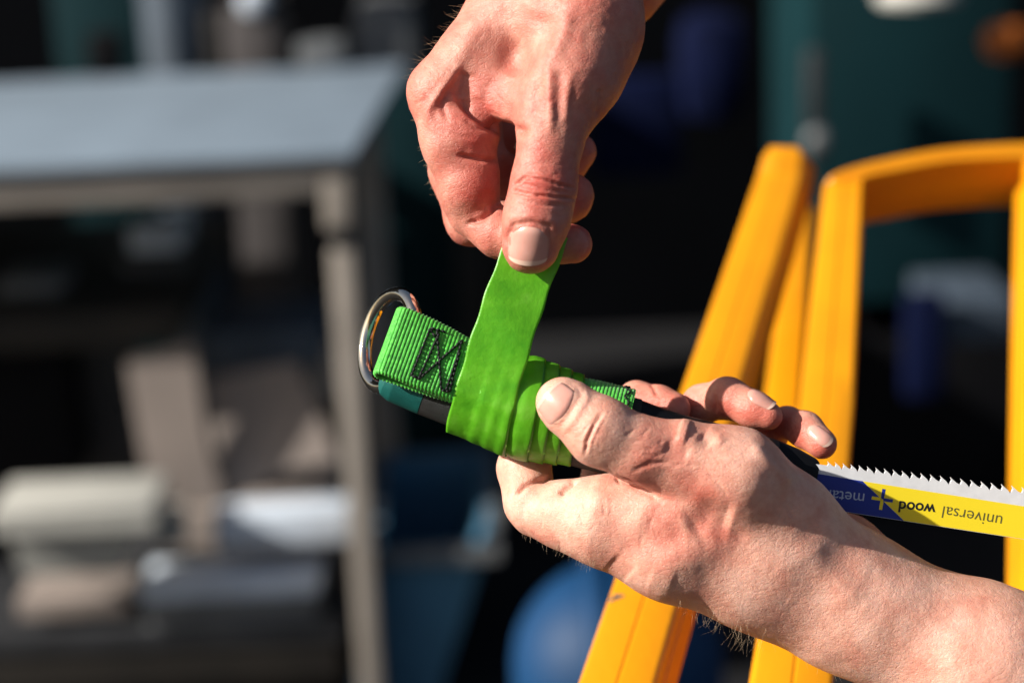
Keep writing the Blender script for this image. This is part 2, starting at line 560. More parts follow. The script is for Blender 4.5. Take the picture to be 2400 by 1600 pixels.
def nail(parent, sc, centre, axis, width, length, lift=0.42, tip=0.08, dmax=99, arch=1.2):
    """a nail plate fitted on to the finger: centre in the picture, axis points to the fingertip"""
    qc = sc.P[sc.Q[:, 0]]
    sel = sc.Q[np.linalg.norm(qc - np.array(centre, float), axis=1) < 60]
    used, inv = np.unique(sel.ravel(), return_inverse=True)
    bvh = BVHTree.FromPolygons(sc.V[used].tolist(), inv.reshape(-1, 4).tolist())
    ax = unit(axis); sd = np.array([-ax[1], ax[0]])
    nu, nv = 19, 15
    P = np.zeros((nu, nv, 3)); ok = np.zeros((nu, nv), bool)
    c = np.array(centre, float)
    for i in range(nu):
        u = -1 + 2 * i / (nu - 1)                 # along (-1 root, +1 free edge)
        for j in range(nv):
            w = -1 + 2 * j / (nv - 1)
            # rounded outline
            lim = length / 2 * (1 - (0.30 if u < 0 else 0.22) * abs(w) ** 3)
            wid = width / 2 * (1 - 0.10 * abs(u) ** 4)
            p = c + ax * u * lim + sd * w * wid
            d = unit(camv(p[0], p[1], 0))
            h = bvh.ray_cast(Vector((0, 0, 0)), Vector(d))
            if h[0] is not None and -h[0].z - FOCUS * 1000 < dmax:
                P[i, j] = h[0]; ok[i, j] = True
    for i in range(nu):
        good = [j for j in range(nv) if ok[i, j]]
        if not good: continue
        for j in range(nv):
            if not ok[i, j]:
                g = min(good, key=lambda q: abs(q - j)); P[i, j] = P[i, g] - [0, 0, 0.8 * abs(g - j)]
    # smooth plate
    for _ in range(8):
        Pn = P.copy()
        Pn[1:-1, 1:-1] = 0.25 * (P[:-2, 1:-1] + P[2:, 1:-1] + P[1:-1, :-2] + P[1:-1, 2:])
        Pn[0, 1:-1] = 0.5 * P[0, 1:-1] + 0.25 * (P[0, :-2] + P[0, 2:]); Pn[-1, 1:-1] = 0.5 * P[-1, 1:-1] + 0.25 * (P[-1, :-2] + P[-1, 2:])
        P = Pn
    du = np.gradient(P, axis=0); dv = np.gradient(P, axis=1)
    N = np.cross(du, dv); N /= np.linalg.norm(N, axis=2, keepdims=True) + 1e-9
    if np.mean(np.sum(N * -P, 2)) < 0: N = -N
    w = np.linspace(-1, 1, nv)[None, :, None]; u = np.linspace(-1, 1, nu)[:, None, None]
    T = P + N * (lift + arch * 0.35 * (1 - w ** 2) - 0.35 * np.abs(w) ** 6 - (lift + 0.45) * np.clip((-u - 0.55) / 0.45, 0, 1) ** 2)
    B = P - N * 0.7
    verts = np.vstack([T.reshape(-1, 3), B.reshape(-1, 3)])
    f = grid_faces(nu, nv); off = nu * nv
    faces = f + [tuple(off + q for q in reversed(x)) for x in f]
    rim = [i * nv for i in range(nu)] + [(nu - 1) * nv + j for j in range(1, nv)] + [i * nv + nv - 1 for i in range(nu - 2, -1, -1)] + [j for j in range(nv - 2, 0, -1)]
    for a, b_ in zip(rim, rim[1:] + rim[:1]):
        faces.append((a, b_, off + b_, off + a))
    o = cam_mesh('nail', verts, faces, M['nail'], parent)
    # pale free edge
    r0 = int(nu * (1 - tip))
    Te = (T + N * 0.06)[r0 - 1:]
    ne = Te.shape[0]
    ve = np.vstack([Te.reshape(-1, 3), (Te - N[r0 - 1:] * 0.3).reshape(-1, 3)])
    fe = grid_faces(ne, nv); o2 = ne * nv
    fe = fe + [tuple(o2 + q for q in reversed(x)) for x in fe]
    cam_mesh('free_edge', ve, fe, M['nail_edge'], o)
    bm = bmesh.new(); bm.from_mesh(o.data); bmesh.ops.recalc_face_normals(bm, faces=bm.faces); bm.to_mesh(o.data); bm.free()
    return o

def hairs(parent, sc, spots, n, length, rad, name='hair', lean=(0.3, -0.4, 0.0), seed=3, curl=0.5):
    """single hairs rooted on the skin near the given picture points"""
    r = np.random.default_rng(seed)
    verts, faces = [], []
    q, _ = seg_dist(sc.P, spots[0])
    cand = np.where((q < spots[1]) & (sc.D > spots[2]) & (sc.D < spots[3]))[0]
    if len(cand) == 0: return
    for vi in r.choice(cand, n):
        p = sc.V[vi]; nn = sc.N[vi]
        d = unit(nn * 0.55 + np.array(lean) + r.normal(0, 0.22, 3))
        L = length * r.uniform(0.5, 1.2); bend = r.normal(0, curl, 3)
        base = len(verts); ns = 5
        for s in range(ns):
            t = s / (ns - 1)
            c = p + d * L * t + bend * L * 0.35 * t * t
            s1 = unit(np.cross(d, [0.3, 0.2, 1])); s2 = unit(np.cross(d, s1)); rr = rad * (1 - 0.75 * t)
            for a in (0, 2.1, 4.2): verts.append(c + s1 * rr * math.cos(a) + s2 * rr * math.sin(a))
        for s in range(ns - 1):
            for a in range(3):
                faces.append((base + s * 3 + a, base + s * 3 + (a + 1) % 3, base + s * 3 + 3 + (a + 1) % 3, base + s * 3 + 3 + a))
    o = cam_mesh(name, verts, faces, M['hair'], parent)
    o['kind'] = 'stuff'
    return o

# ------------------------------------------------------------------ right hand (from above, pinching the tape)
VOX = 0.6
def z1(*pts): return [(450 + x / 4.611, y / 4.611) for x, y in pts]

def build_upper_hand():
    lo = camv(440, 360, 130); hi = camv(850, -95, -60)
    F = Field((min(lo[0], camv(440, 360, -60)[0]), camv(600, 345, 0)[1], -(FOCUS * 1000 + 190)), (camv(960, 0, 150)[0], camv(600, -345, 150)[1], -(FOCUS * 1000 - 62)), VOX)
    body = []
    idx_mcp = J(516, 108, 0, 38)
    body += chain([J(655, -120, 30, 95), J(628, 5, 8, 66), idx_mcp], 10)           # index metacarpal ridge
    body += chain([J(672, -110, 32, 92), J(650, 0, 28, 66), J(532, 104, 22, 38)], 9)
    body += chain([J(685, -110, 40, 90), J(660, 0, 44, 62), J(552, 104, 42, 36)], 9)
    body += chain([J(690, -110, 50, 80), J(672, 0, 58, 55), J(575, 105, 60, 33)], 9)
    # thumb: metacarpal, thenar bulge
    mcp = J(648, 150, -22, 35)
    body += chain([J(668, -60, 10, 88), J(682, 30, -8, 66), J(668, 95, -17, 50), mcp], 9)
    body += [bone(J(685, 45, 8, 64), J(678, 90, 0, 52), 9)]
    body += [bone(J(590, 110, -4, 30), J(628, 128, -14, 26), 10)]                   # web of skin
    # forearm up and away
    body += chain([J(705, -42, 44, 84), J(755, -110, 84, 90), J(850, -235, 150, 96)], 8)
    F.group(body, 0)
    thumb = chain([mcp, J(642, 185, -23, 34.5), J(637, 218, -24, 37), J(629, 255, -25, 37.5), J(622, 288, -24, 33.5)], 4)
    F.group(thumb, 6)
    index = chain([idx_mcp, J(532, 165, -2, 36), J(549, 225, 0, 31.5), J(556, 247, 2, 30)], 5)
    index += [bone(J(553, 152, -4, 30), J(556, 158, -4, 30), 5), bone(J(556, 200, -3, 28.5), J(553, 214, -3, 30), 4)]
    F.group(index, 3.0)
    index2 = chain([J(554, 250, 2, 29), J(585, 273, -2, 27), J(620, 284, -5.5, 26), J(671, 286, -5.5, 23.5)], 4)
    F.group(index2, 1.2)
    mid = chain([J(532, 104, 22, 38), J(536, 200, 24, 32), J(552, 258, 22, 28), J(610, 262, 24, 26), J(667, 234, 20, 24), J(671, 228, 20, 24)], 4)
    F.group(mid, 1.0)
    ring = chain([J(552, 104, 42, 36), J(560, 190, 44, 30), J(600, 215, 44, 27), J(662, 190, 36, 24), J(677, 178, 34, 22)], 4)
    F.group(ring, 1.0)
    pinky = chain([J(575, 105, 60, 33), J(580, 170, 60, 26), J(640, 175, 56, 22), J(665, 150, 50, 20)], 4)
    F.group(pinky, 1.0)
    V, Q = F.mesh()
    V = relax(V, Q, 3)
    S = Sculpt(V, Q)
    f = dict(dmax=18)
    # broad forms
    S.stroke(z1((870, 60), (840, 180), (740, 300), (690, 420)), 17, -2.2, **f)     # hollow between the two metacarpals
    S.stroke(z1((520, 60), (420, 280), (260, 520)), 14, 0.9, **f)                  # index metacarpal ridge
    S.stroke(z1((430, 380), (400, 520)), 13, -1.6, **f)
    S.stroke(z1((1000, 60), (960, 200), (900, 330)), 10, 1.0, **f)
    S.refresh()
    S.stroke(z1((250, 690), (240, 600), (290, 520), (410, 350)), 5.0, 1.0, **f)     # knuckle ridge
    S.stroke(z1((340, 640), (310, 560), (360, 470)), 4.0, -0.8, **f)
    S.stroke(z1((890, 330), (895, 500), (905, 720)), 5.5, 0.85, **f)                # thumb tendon
    S.stroke(z1((955, 380), (945, 520), (945, 660)), 5, -0.45, **f)
    S.stroke(z1((1010, 400), (990, 540), (980, 660)), 5, 0.45, **f)
    S.stroke(z1((840, 420), (820, 560), (800, 640)), 5.0, -0.6, **f)
    S.stroke(z1((1170, 480), (1160, 640)), 4.0, -0.9, **f)
    S.stroke(z1((400, 520), (470, 600), (560, 665), (660, 700), (760, 710)), 5.5, -3.2, **f)   # web fold
    S.stroke(z1((470, 480), (590, 600), (700, 650)), 6.0, 0.9, **f)
    S.refresh()
    S.stroke(z1((405, 840), (450, 850), (520, 860), (625, 868)), 2.6, -1.9, **f)    # base crease of the finger
    S.stroke(z1((450, 1210), (520, 1188), (580, 1140), (625, 1090)), 2.8, -1.8, **f)
    S.stroke(z1((430, 640), (500, 690), (620, 720)), 3, -0.7, **f)
    S.stroke(z1((300, 700), (400, 735), (490, 745)), 2, -0.3, **f)
    S.refresh()
    # thumb joint wrinkles
    S.stroke(z1((690, 1015), (760, 960), (860, 972), (1030, 1020)), 1.6, -1.0, rim=0.35, **f)
    S.stroke(z1((685, 1030), (790, 1052), (880, 1060), (1030, 1075)), 1.7, -1.1, rim=0.35, **f)
    S.stroke(z1((700, 985), (800, 1010), (900, 1035), (990, 1040)), 1.2, -0.55, **f)
    S.stroke(z1((720, 1085), (850, 1110), (990, 1112)), 1.2, -0.5, **f)
    S.stroke(z1((735, 930), (850, 920), (960, 950)), 1.2, -0.3, **f)
    S.stroke(z1((760, 890), (900, 880), (1000, 900)), 1.0, -0.2, **f)
    for k in range(9):                                                              # small skin folds of the web and knuckle
        x, y = random.uniform(480, 700), random.uniform(420, 640)
        S.stroke(z1((x, y), (x + 60, y + random.uniform(20, 70))), 1.0, -0.22, **f)
    for k in range(10):
        x, y = random.uniform(150, 330), random.uniform(420, 760)
        S.stroke(z1((x, y), (x + random.uniform(20, 70), y + random.uniform(-40, 40))), 1.0, -0.22, **f)
    for k in range(7):
        x, y = random.uniform(760, 880), random.uniform(440, 720)
        S.stroke(z1((x, y), (x + 50, y - random.uniform(10, 60))), 1.0, -0.2, **f)
    # nail fold
    S.stroke(z1((672, 1400), (665, 1290), (700, 1215), (800, 1200), (890, 1225), (905, 1320), (880, 1410)), 2.2, -0.5, **f)
    S.stroke(z1((640, 1400), (640, 1270), (690, 1180), (800, 1165), (920, 1195), (940, 1320)), 4.5, 0.45, **f)
    S.refresh()
    S.V = S.V + S.N * (0.45 * value_noise(S.V, 7.0, 1) + 0.22 * value_noise(S.V, 2.2, 2))[:, None]
    S.refresh()
    S.red += 0.12
    S.flush(z1((860, 1030)), 32, 0.30, dmax=0); S.flush(z1((480, 1000)), 30, 0.32, dmax=14); S.flush(z1((480, 740)), 25, 0.32, dmax=14)
    S.flush(z1((560, 540)), 30, 0.2, dmax=14); S.flush(z1((860, 700), (850, 900)), 25, 0.12, dmax=14)
    S.flush(z1((800, 1300)), 30, 0.12, dmax=0); S.flush(z1((560, 1300)), 30, 0.12); S.flush(z1((700, 100), (400, 250)), 40, -0.12, dmax=30)
    S.flush([(672, 232), (680, 180), (680, 288)], 28, 0.2, dmin=-10)
    o = finish_hand('hand', S, M['skin'])
    tag(o, 'right hand reaching down from above, thumb pinching the loose end of the green tape', 'hand', 'hands of the worker')
    nail(o, S, (619.5, 286.5), (-0.06, 1), 47, 47, dmax=0)
    hairs(o, S, ([(560, 0), (521, 35), (498, 63), (484, 85)], 10, -30, 60), 45, 4.5, 0.04, lean=(-0.75, -0.1, 0.0), seed=5)
    hairs(o, S, ([(489, 147), (497, 180), (508, 222)], 8, -30, 40), 40, 1.8, 0.03, lean=(-0.5, -0.3, 0.0), seed=6)
    hairs(o, S, ([(640, 60), (690, 90), (650, 170)], 50, -60, 10), 60, 2.2, 0.022, lean=(0.1, -1.2, 0.0), seed=8)
    return o, S
upper_hand, upper_S = build_upper_hand()

# ------------------------------------------------------------------ left hand (holds the wrapped handle)
def z3(*pts): return [(560 + x / 5.227, 400 + y / 5.227) for x, y in pts]
def z4(*pts): return [(800 + x / 4.127, 420 + y / 4.127) for x, y in pts]
def z5(*pts): return [(620 + x / 5.88, 540 + y / 5.88) for x, y in pts]

def build_lower_hand():
    zc = FOCUS * 1000
    F = Field((camv(575, 0, -60)[0], camv(0, 1010, 30)[1], -(zc + 66)), (camv(1380, 0, 40)[0], camv(0, 432, 40)[1], -(zc - 62)), VOX)
    body = []
    mcp = J(800, 538, -24, 45)
    body += chain([mcp, J(860, 560, -22, 53), J(920, 612, -12, 54), J(1003, 706, -4, 74), J(1150, 782, -4, 94), J(1330, 868, 0, 118)], 10)
    body += [bone(J(960, 645, 14, 44), J(990, 646, 16, 45), 6)]                     # heel of the hand
    body += chain([J(1000, 690, 10, 62), J(930, 675, 4, 62)], 9)
    imcp = J(706, 610, -8, 52)
    body += chain([imcp, J(790, 634, -10, 64), J(890, 664, -6, 70), J(990, 706, 2, 72)], 10)
    body += chain([J(800, 640, 14, 58), J(890, 655, 14, 54), J(980, 694, 10, 56)], 8)
    body += chain([J(845, 635, 28, 46), J(930, 650, 26, 46)], 8)
    body += [bone(J(760, 590, -12, 40), J(820, 600, -16, 44), 8)]                    # web
    F.group(body, 0)
    thumb = chain([mcp, J(752, 527, -26.5, 38), J(702, 505, -28.5, 39), J(664, 476, -26.5, 30), J(656, 470, -26, 26)], 4)
    F.group(thumb, 2.5)
    index = chain([imcp, J(668, 604, -4, 39), J(628, 596, 2, 33)], 5)
    F.group(index, 4.0)
    index2 = chain([J(622, 588, 3, 33), J(614, 548, 12, 30), J(628, 505, 24, 26), J(650, 470, 26, 24)], 3)
    F.group(index2, 1.0)
    fA = chain([J(760, 600, 22, 40), J(712, 560, 34, 30), J(722, 490, 34, 24), J(746, 467, 26, 20), J(772, 472, 20, 19.5), J(790, 478, 16, 19)], 3)
    F.group(fA, 1.2)
    fB = chain([J(815, 615, 30, 38), J(790, 560, 40, 28), J(800, 500, 36, 24), J(822, 474, 26, 22), J(852, 466, 18, 23), J(884, 480, 12, 21), J(901, 487, 9, 16.5)], 3)
    F.group(fB, 1.2)
    fC = chain([J(880, 620, 34, 36), J(880, 570, 40, 26), J(900, 510, 34, 20), J(922, 494, 22, 16.5), J(943, 503, 15, 19.5), J(963, 520, 9, 18)], 3)
    F.group(fC, 1.2)
    V, Q = F.mesh()
    V = relax(V, Q, 3)
    S = Sculpt(V, Q)
    f = dict(dmax=12)
    # broad forms: tendons and hollows of the wrist and back of the hand
    S.stroke(z4((560, 740), (700, 900), (860, 1060), (1000, 1110)), 20, -0.8, **f)     # snuffbox hollow
    S.stroke(z5((1850, 400), (1980, 640), (2150, 900)), 10, -0.0, **f)
    S.stroke(z4((600, 880), (700, 1050), (860, 1180)), 20, 0.8, **f)
    S.stroke(z5((1100, 480), (1250, 380), (1400, 420)), 20, -2.0, **f)
    S.stroke(z5((620, 620), (900, 560), (1080, 520)), 17, -1.1, **f)
    S.stroke(z5((1000, 720), (1300, 600), (1600, 480)), 16, 0.4, **f)
    S.stroke(z5((1000, 900), (1120, 820), (1260, 760)), 15, -0.25, **f)
    S.stroke(z5((820, 800), (1000, 860)), 17, 0.5, **f)
    S.stroke(z5((560, 680), (700, 800)), 12, -0.9, **f)
    S.stroke(z5((400, 260), (650, 300), (850, 400)), 24, 1.2, **f)
    S.refresh()
    S.stroke(z3((1230, 540), (1290, 560)), 13, 1.6, **f)                               # thumb base knuckle
    S.stroke(z3((1370, 560), (1440, 620)), 10, -1.0, **f)
    S.stroke(z4((120, 330), (190, 420)), 8, 0.8, **f)
    S.stroke(z4((330, 420), (480, 560), (520, 620)), 7, 0.8, **f)
    S.stroke(z3((1140, 640), (1300, 700)), 9, -1.0, **f)
    # creases
    S.stroke(z3((860, 832), (920, 858), (1000, 905), (1110, 965)), 3.0, -1.3, **f)
    S.stroke(z3((940, 800), (1060, 740), (1200, 740)), 3, -0.4, **f)
    S.stroke(z3((500, 935), (545, 890), (600, 850)), 3.0, -1.8, **f)
    S.stroke(z3((230, 940), (290, 880), (370, 850), (450, 840)), 3.0, -1.6, **f)
    S.stroke(z3((850, 830), (870, 870)), 2.0, -0.8, **f)
    S.refresh()
    S.stroke(z3((760, 440), (710, 520), (670, 610), (655, 690)), 2.0, -0.75, rim=0.3, **f)   # thumb joint
    S.stroke(z3((720, 470), (680, 560), (640, 640)), 1.3, -0.3, **f)
    S.stroke(z3((780, 470), (730, 560), (700, 640)), 1.2, -0.22, **f)
    S.stroke(z3((640, 560), (690, 500), (740, 440)), 1.2, -0.3, **f)
    for k in range(12):
        x, y = random.uniform(880, 1250), random.uniform(560, 800)
        S.stroke(z3((x, y), (x + random.uniform(40, 120), y + random.uniform(-50, 30))), 1.1, -0.28, **f)
    for k in range(14):
        x, y = random.uniform(380, 1100), random.uniform(950, 1300)
        S.stroke(z3((x, y), (x + random.uniform(-30, 40), y + random.uniform(40, 120))), 1.2, -0.18, **f)
    for k in range(8):
        x, y = random.uniform(60, 560), random.uniform(500, 900)
        S.stroke(z4((x, y), (x + random.uniform(30, 80), y + random.uniform(20, 90))), 1.3, -0.25, **f)
    S.stroke(z3((375, 420), (440, 500), (500, 520), (560, 450), (630, 330), (610, 280), (540, 235)), 2.0, -0.2, dmax=-10)
    S.stroke(z3((520, 560), (590, 480), (670, 350), (650, 290)), 4.0, 0.5, dmax=-10)
    g = dict(dmin=-2)
    S.stroke(z4((150, 170), (160, 260)), 2.5, -0.9, **g)                               # far finger folds
    S.stroke(z3((1060, 250), (1100, 330)), 2.5, -0.8, **g)
    S.refresh()
    S.V = S.V + S.N * (0.45 * value_noise(S.V, 9.0, 3) + 0.10 * value_noise(S.V, 2.6, 4))[:, None]
    S.refresh()
    S.red += 0.0
    S.flush(z3((1250, 620), (1350, 700)), 45, 0.22, dmax=10); S.flush(z3((700, 560)), 24, 0.16, dmax=10)
    S.flush(z5((1200, 420), (800, 560)), 45, 0.32, dmax=10); S.flush(z3((1000, 700)), 35, 0.15, dmax=10); S.flush(z3((400, 1180)), 25, 0.14, dmax=10)
    S.flush(z3((950, 840)), 25, 0.18, dmax=10)
    S.flush([(745, 465), (795, 475)], 24, 0.45, dmin=0); S.flush([(905, 492), (850, 480)], 26, 0.5, dmin=0); S.flush([(968, 526), (940, 515)], 24, 0.55, dmin=0)
    o = finish_hand('hand', S, M['skin_pale'])
    tag(o, 'left hand and forearm coming from lower right, gripping the wrapped saw handle', 'hand', 'hands of the worker')
    nail(o, S, (651, 475), (-0.80, -0.60), 54, 33, dmax=-10)
    nail(o, S, (892, 467), (0.86, 0.42), 17, 36, dmax=40, tip=0.1)
    nail(o, S, (960, 510), (0.80, 0.58), 18, 33, dmax=40, tip=0.1)
    hairs(o, S, ([(614, 620), (636, 631), (663, 640), (690, 656)], 7, -40, 60), 60, 2.6, 0.03, lean=(0.15, -0.9, 0.0), seed=11)
    hairs(o, S, ([(805, 707), (830, 716), (870, 732), (890, 740)], 9, -40, 60), 85, 5.5, 0.03, lean=(-0.1, -1.0, 0.1), seed=12, curl=0.9)
    hairs(o, S, ([(860, 700), (960, 760), (1100, 790)], 60, -60, 0), 110, 3.0, 0.02, lean=(0.6, -0.7, 0.0), seed=13)
    return o, S
lower_hand, lower_S = build_lower_hand()

# ------------------------------------------------------------------ the saw
AXIS_PX = [(455, 424, 0), (483, 436, 0), (564, 467, 0), (620, 485, 0), (691, 502, 0), (790, 524, 0), (900, 548, 0), (968, 563, 0)]
AX = catmull([camv(*p) for p in AXIS_PX], 24)
AS = np.r_[0, np.cumsum(np.linalg.norm(np.diff(AX, axis=0), axis=1))]
def axis_at(s):
    p = np.array([np.interp(s, AS, AX[:, i]) for i in range(3)])
    a = np.array([np.interp(s - 1.5, AS, AX[:, i]) for i in range(3)]); b_ = np.array([np.interp(s + 1.5, AS, AX[:, i]) for i in range(3)])
    t = unit(b_ - a)
    fr = np.array([0, 0, 1.0]); fr = unit(fr - t * (fr @ t))     # towards the camera
    up = unit(np.cross(fr, t))                                    # upwards across the handle
    return p, t, fr, up
def s_of_x(px):
    return float(np.interp(px, [(a[0] / -a[2]) * FPX + 600 for a in AX], AS))

saw = empty('hand_saw', CAM_M @ Vector(tuple(camv(800, 530, 0) / 1000)))
tag(saw, 'hand saw with black and teal handle and a yellow printed blade', 'saw')

def tube(name, s0, s1, rad, mat, n=48, m=24, cap0=True, flat=1.0, parent=None):
    V, ss = [], np.linspace(s0, s1, m)
    for s in ss:
        p, t, fr, up = axis_at(s); r = rad(s)
        for i in range(n):
            a = 2 * math.pi * i / n
            V.append(p + fr * r * flat * math.cos(a) + up * r * math.sin(a))
    F = grid_faces(m, n, True)
    F += [tuple(range(n - 1, -1, -1)), tuple((m - 1) * n + i for i in range(n))]
    return auto_smooth(cam_mesh(name, V, F, mat, parent), 50)

S_END = AS[-1]
s_cap = s_of_x(505)
HX = [s_of_x(x) for x in (564, 640, 691, 742, 765, 790, 868, 931, 968)]
def handle_r(s):
    return float(np.interp(s, [0, 0.6, 2.0, 5, s_cap] + HX, [8.0, 9.6, 11.2, 12.2, 12.6, 12.6, 13.2, 13.9, 13.6, 12.6, 11.8, 11.2, 9.4, 8.6]))
tube('end_cap', 0.0, s_cap - 0.15, handle_r, M['teal_plastic'], parent=saw, m=40)
tube('seam', s_cap - 0.3, s_cap + 0.3, lambda s: handle_r(s) - 0.25, M['black_gloss'], parent=saw, m=4)
tube('grip', s_cap + 0.15, s_of_x(742), handle_r, M['black_rubber'], parent=saw, m=40)
tube('neck', s_of_x(741), s_of_x(905), lambda s: handle_r(s) - 0.3, M['black_gloss'], parent=saw, m=40)
tube('blade_clamp', s_of_x(903), s_of_x(956), lambda s: float(np.interp(s, [0, s_of_x(903), s_of_x(930), s_of_x(952), s_of_x(956)], [10.0, 10.0, 8.6, 6.6, 5.6])), M['black_gloss'], parent=saw, m=20, flat=0.5)

# blade: local x runs along it, y across (towards the teeth)
b0 = camv(952, 567, -1.0); b1 = camv(1200, 603.5, -1.0)
bx = unit(b1 - b0); bz = unit(np.array([0.05, -0.10, 1.0]) - bx * (np.array([0.05, -0.10, 1.0]) @ bx)); by = np.cross(bz, bx)
def blade_pt(x, y, z): return b0 + bx * x + by * y + bz * z
BL = 165.0
top, x = [], 0.0
ytop = 7.3
def yt(x): return 7.1 + 0.008 * x
top = [(-6.0, yt(-6))]
x = 4.0
while x < BL - 5:
    p = 2.5 + 1.0 * min(1, x / 45)
    tk = len(top) // 5 % 2
    h = 0.46 * p + 0.15
    gul = 0.75 if tk else 0.1
    hook = 0.12 * p
    top += [(x, yt(x) - 0.15), (x + 0.10 * p, yt(x) + 0.45 * h), (x + 0.06 * p - hook, yt(x) + h), (x + 0.62 * p, yt(x) + 0.10 * h), (x + 0.86 * p, yt(x) - gul)]
    x += p
top += [(BL, yt(BL))]
def yb(x): return -7.6 - 0.006 * x
outline = top + [(BL, yb(BL)), (-6.0, yb(-6))]
bm = bmesh.new()
th = 0.65
fv = [bm.verts.new(blade_pt(px_, py_, th)) for px_, py_ in outline]
bv = [bm.verts.new(blade_pt(px_, py_, -th)) for px_, py_ in outline]
bm.faces.new(fv); bm.faces.new(list(reversed(bv)))
for i in range(len(outline)):
    j = (i + 1) % len(outline)
    bm.faces.new((fv[j], fv[i], bv[i], bv[j]))
bmesh.ops.recalc_face_normals(bm, faces=bm.faces)
bmesh.ops.triangulate(bm, faces=[f for f in bm.faces if len(f.verts) > 4])
M_ = CAM_M.copy()
for v in bm.verts: v.co = M_ @ (v.co / 1000.0)
me = bpy.data.meshes.new('blade'); bm.to_mesh(me); bm.free()
blade = link('blade', me, M['steel'], saw, smooth=False)

def band(name, poly, z, mat):
    """flat printed patch on the face of the blade"""
    V = [blade_pt(px_, py_, z) for px_, py_ in poly] + [blade_pt(px_, py_, z - 0.05) for px_, py_ in poly]
    n = len(poly)
    F = [tuple(range(n)), tuple(range(2 * n - 1, n - 1, -1))] + [(i, i + n, (i + 1) % n + n, (i + 1) % n) for i in range(n)]
    o = cam_mesh(name, V, F, mat, None, smooth=False)
    o.parent = blade
    bm = bmesh.new(); bm.from_mesh(o.data); bmesh.ops.recalc_face_normals(bm, faces=bm.faces); bm.to_mesh(o.data); bm.free()
    return o
def bxy(px, py):
    """picture point -> blade coordinates"""
    d = camv(px, py, 0); nrm = bz; o = blade_pt(0, 0, th)
    q = d * ((o @ nrm) / (d @ nrm)) - b0
    return float(q @ bx), float(q @ by)
L0 = bxy(1011, 563.5); L1 = bxy(1200, 593); Lb = bxy(1059, 609)
slope = (L1[1] - L0[1]) / (L1[0] - L0[0])
def mid_line(x): return L0[1] + slope * (x - L0[0])
band('blue_band', [(-5, mid_line(-5) + 0.2), (L0[0] - 0.05, mid_line(L0[0])), (Lb[0], yb(Lb[0]) + 0.12), (-5, yb(-5) + 0.12)], th + 0.06, M['blue_print'])
band('yellow_band', [(L0[0] + 0.05, mid_line(L0[0])), (BL - 1, mid_line(BL - 1)), (BL - 1, yb(BL) + 0.12), (Lb[0] + 0.1, yb(Lb[0]) + 0.12)], th + 0.06, M['yellow_print'])

def lettering(text, px_left, px_right, py_left, py_right, mat, z, bold=0.0, height=None):
    """print that stands upside down: it runs from picture right to picture left"""
    cu = bpy.data.curves.new('print', 'FONT'); cu.body = text; cu.size = 1.0; cu.offset = bold; cu.resolution_u = 4
    to = bpy.data.objects.new('print', cu); COL.objects.link(to)
    dg = bpy.context.evaluated_depsgraph_get(); dg.update()
    me = bpy.data.meshes.new_from_object(to.evaluated_get(dg))
    bpy.data.objects.remove(to)
    co = np.array([v.co[:] for v in me.vertices])
    w0, w1 = co[:, 0].min(), co[:, 0].max()
    r = np.array(bxy(px_right, py_right)); l = np.array(bxy(px_left, py_left))   # start of the word is at the right
    dirv = (l - r); wid = np.linalg.norm(dirv); dirv /= wid
    upv = np.array([-dirv[1], dirv[0]])                                               # pointing down in the picture
    sx = wid / (w1 - w0); sy = height if height else sx
    out = []
    for c in co:
        q = r + dirv * (c[0] - w0) * sx + upv * c[1] * sy
        out.append(blade_pt(q[0], q[1], z))
    faces = [tuple(p.vertices) for p in me.polygons]
    bpy.data.meshes.remove(me)
    o = cam_mesh('lettering', out, faces, mat, None, smooth=False)
    o.parent = blade
    return o
Z_L = th + 0.11
# baselines are at the upper side because the words stand on their heads
lettering('universal', *[z4((1262, 0))[0][0], z4((1548, 0))[0][0], z4((0, 712))[0][1], z4((0, 760))[0][1]], M['grey_print'], Z_L, -0.004)
lettering('wood', z4((1048, 0))[0][0], z4((1226, 0))[0][0], z4((0, 688))[0][1], z4((0, 706))[0][1], M['black_print'], Z_L, 0.022)
lettering('metal', z4((712, 0))[0][0], z4((880, 0))[0][0], z4((0, 634))[0][1], z4((0, 652))[0][1], M['pale_print'], Z_L, 0.0)
# the plus: half yellow on blue, half blue on yellow
pc = np.array(bxy(*z4((965, 680))[0]))
def bar(dx0, dy0, dx1, dy1, w, mat):
    a = pc + np.array([dx0, dy0]); b_ = pc + np.array([dx1, dy1]); d = unit(b_ - a) ; nrm = np.array([-d[1], d[0]]) * w / 2
    o = band('plus_bar', [tuple(a + nrm), tuple(b_ + nrm), tuple(b_ - nrm), tuple(a - nrm)], Z_L, mat)
arm = 3.6
bar(-arm, 0, -0.25, 0, 1.1, M['yellow_print']); bar(0, -arm, 0, -0.05, 1.1, M['yellow_print'])
bar(0.25, 0, arm, 0, 1.1, M['blue_print']); bar(0, 0.05, 0, arm, 1.1, M['blue_print'])

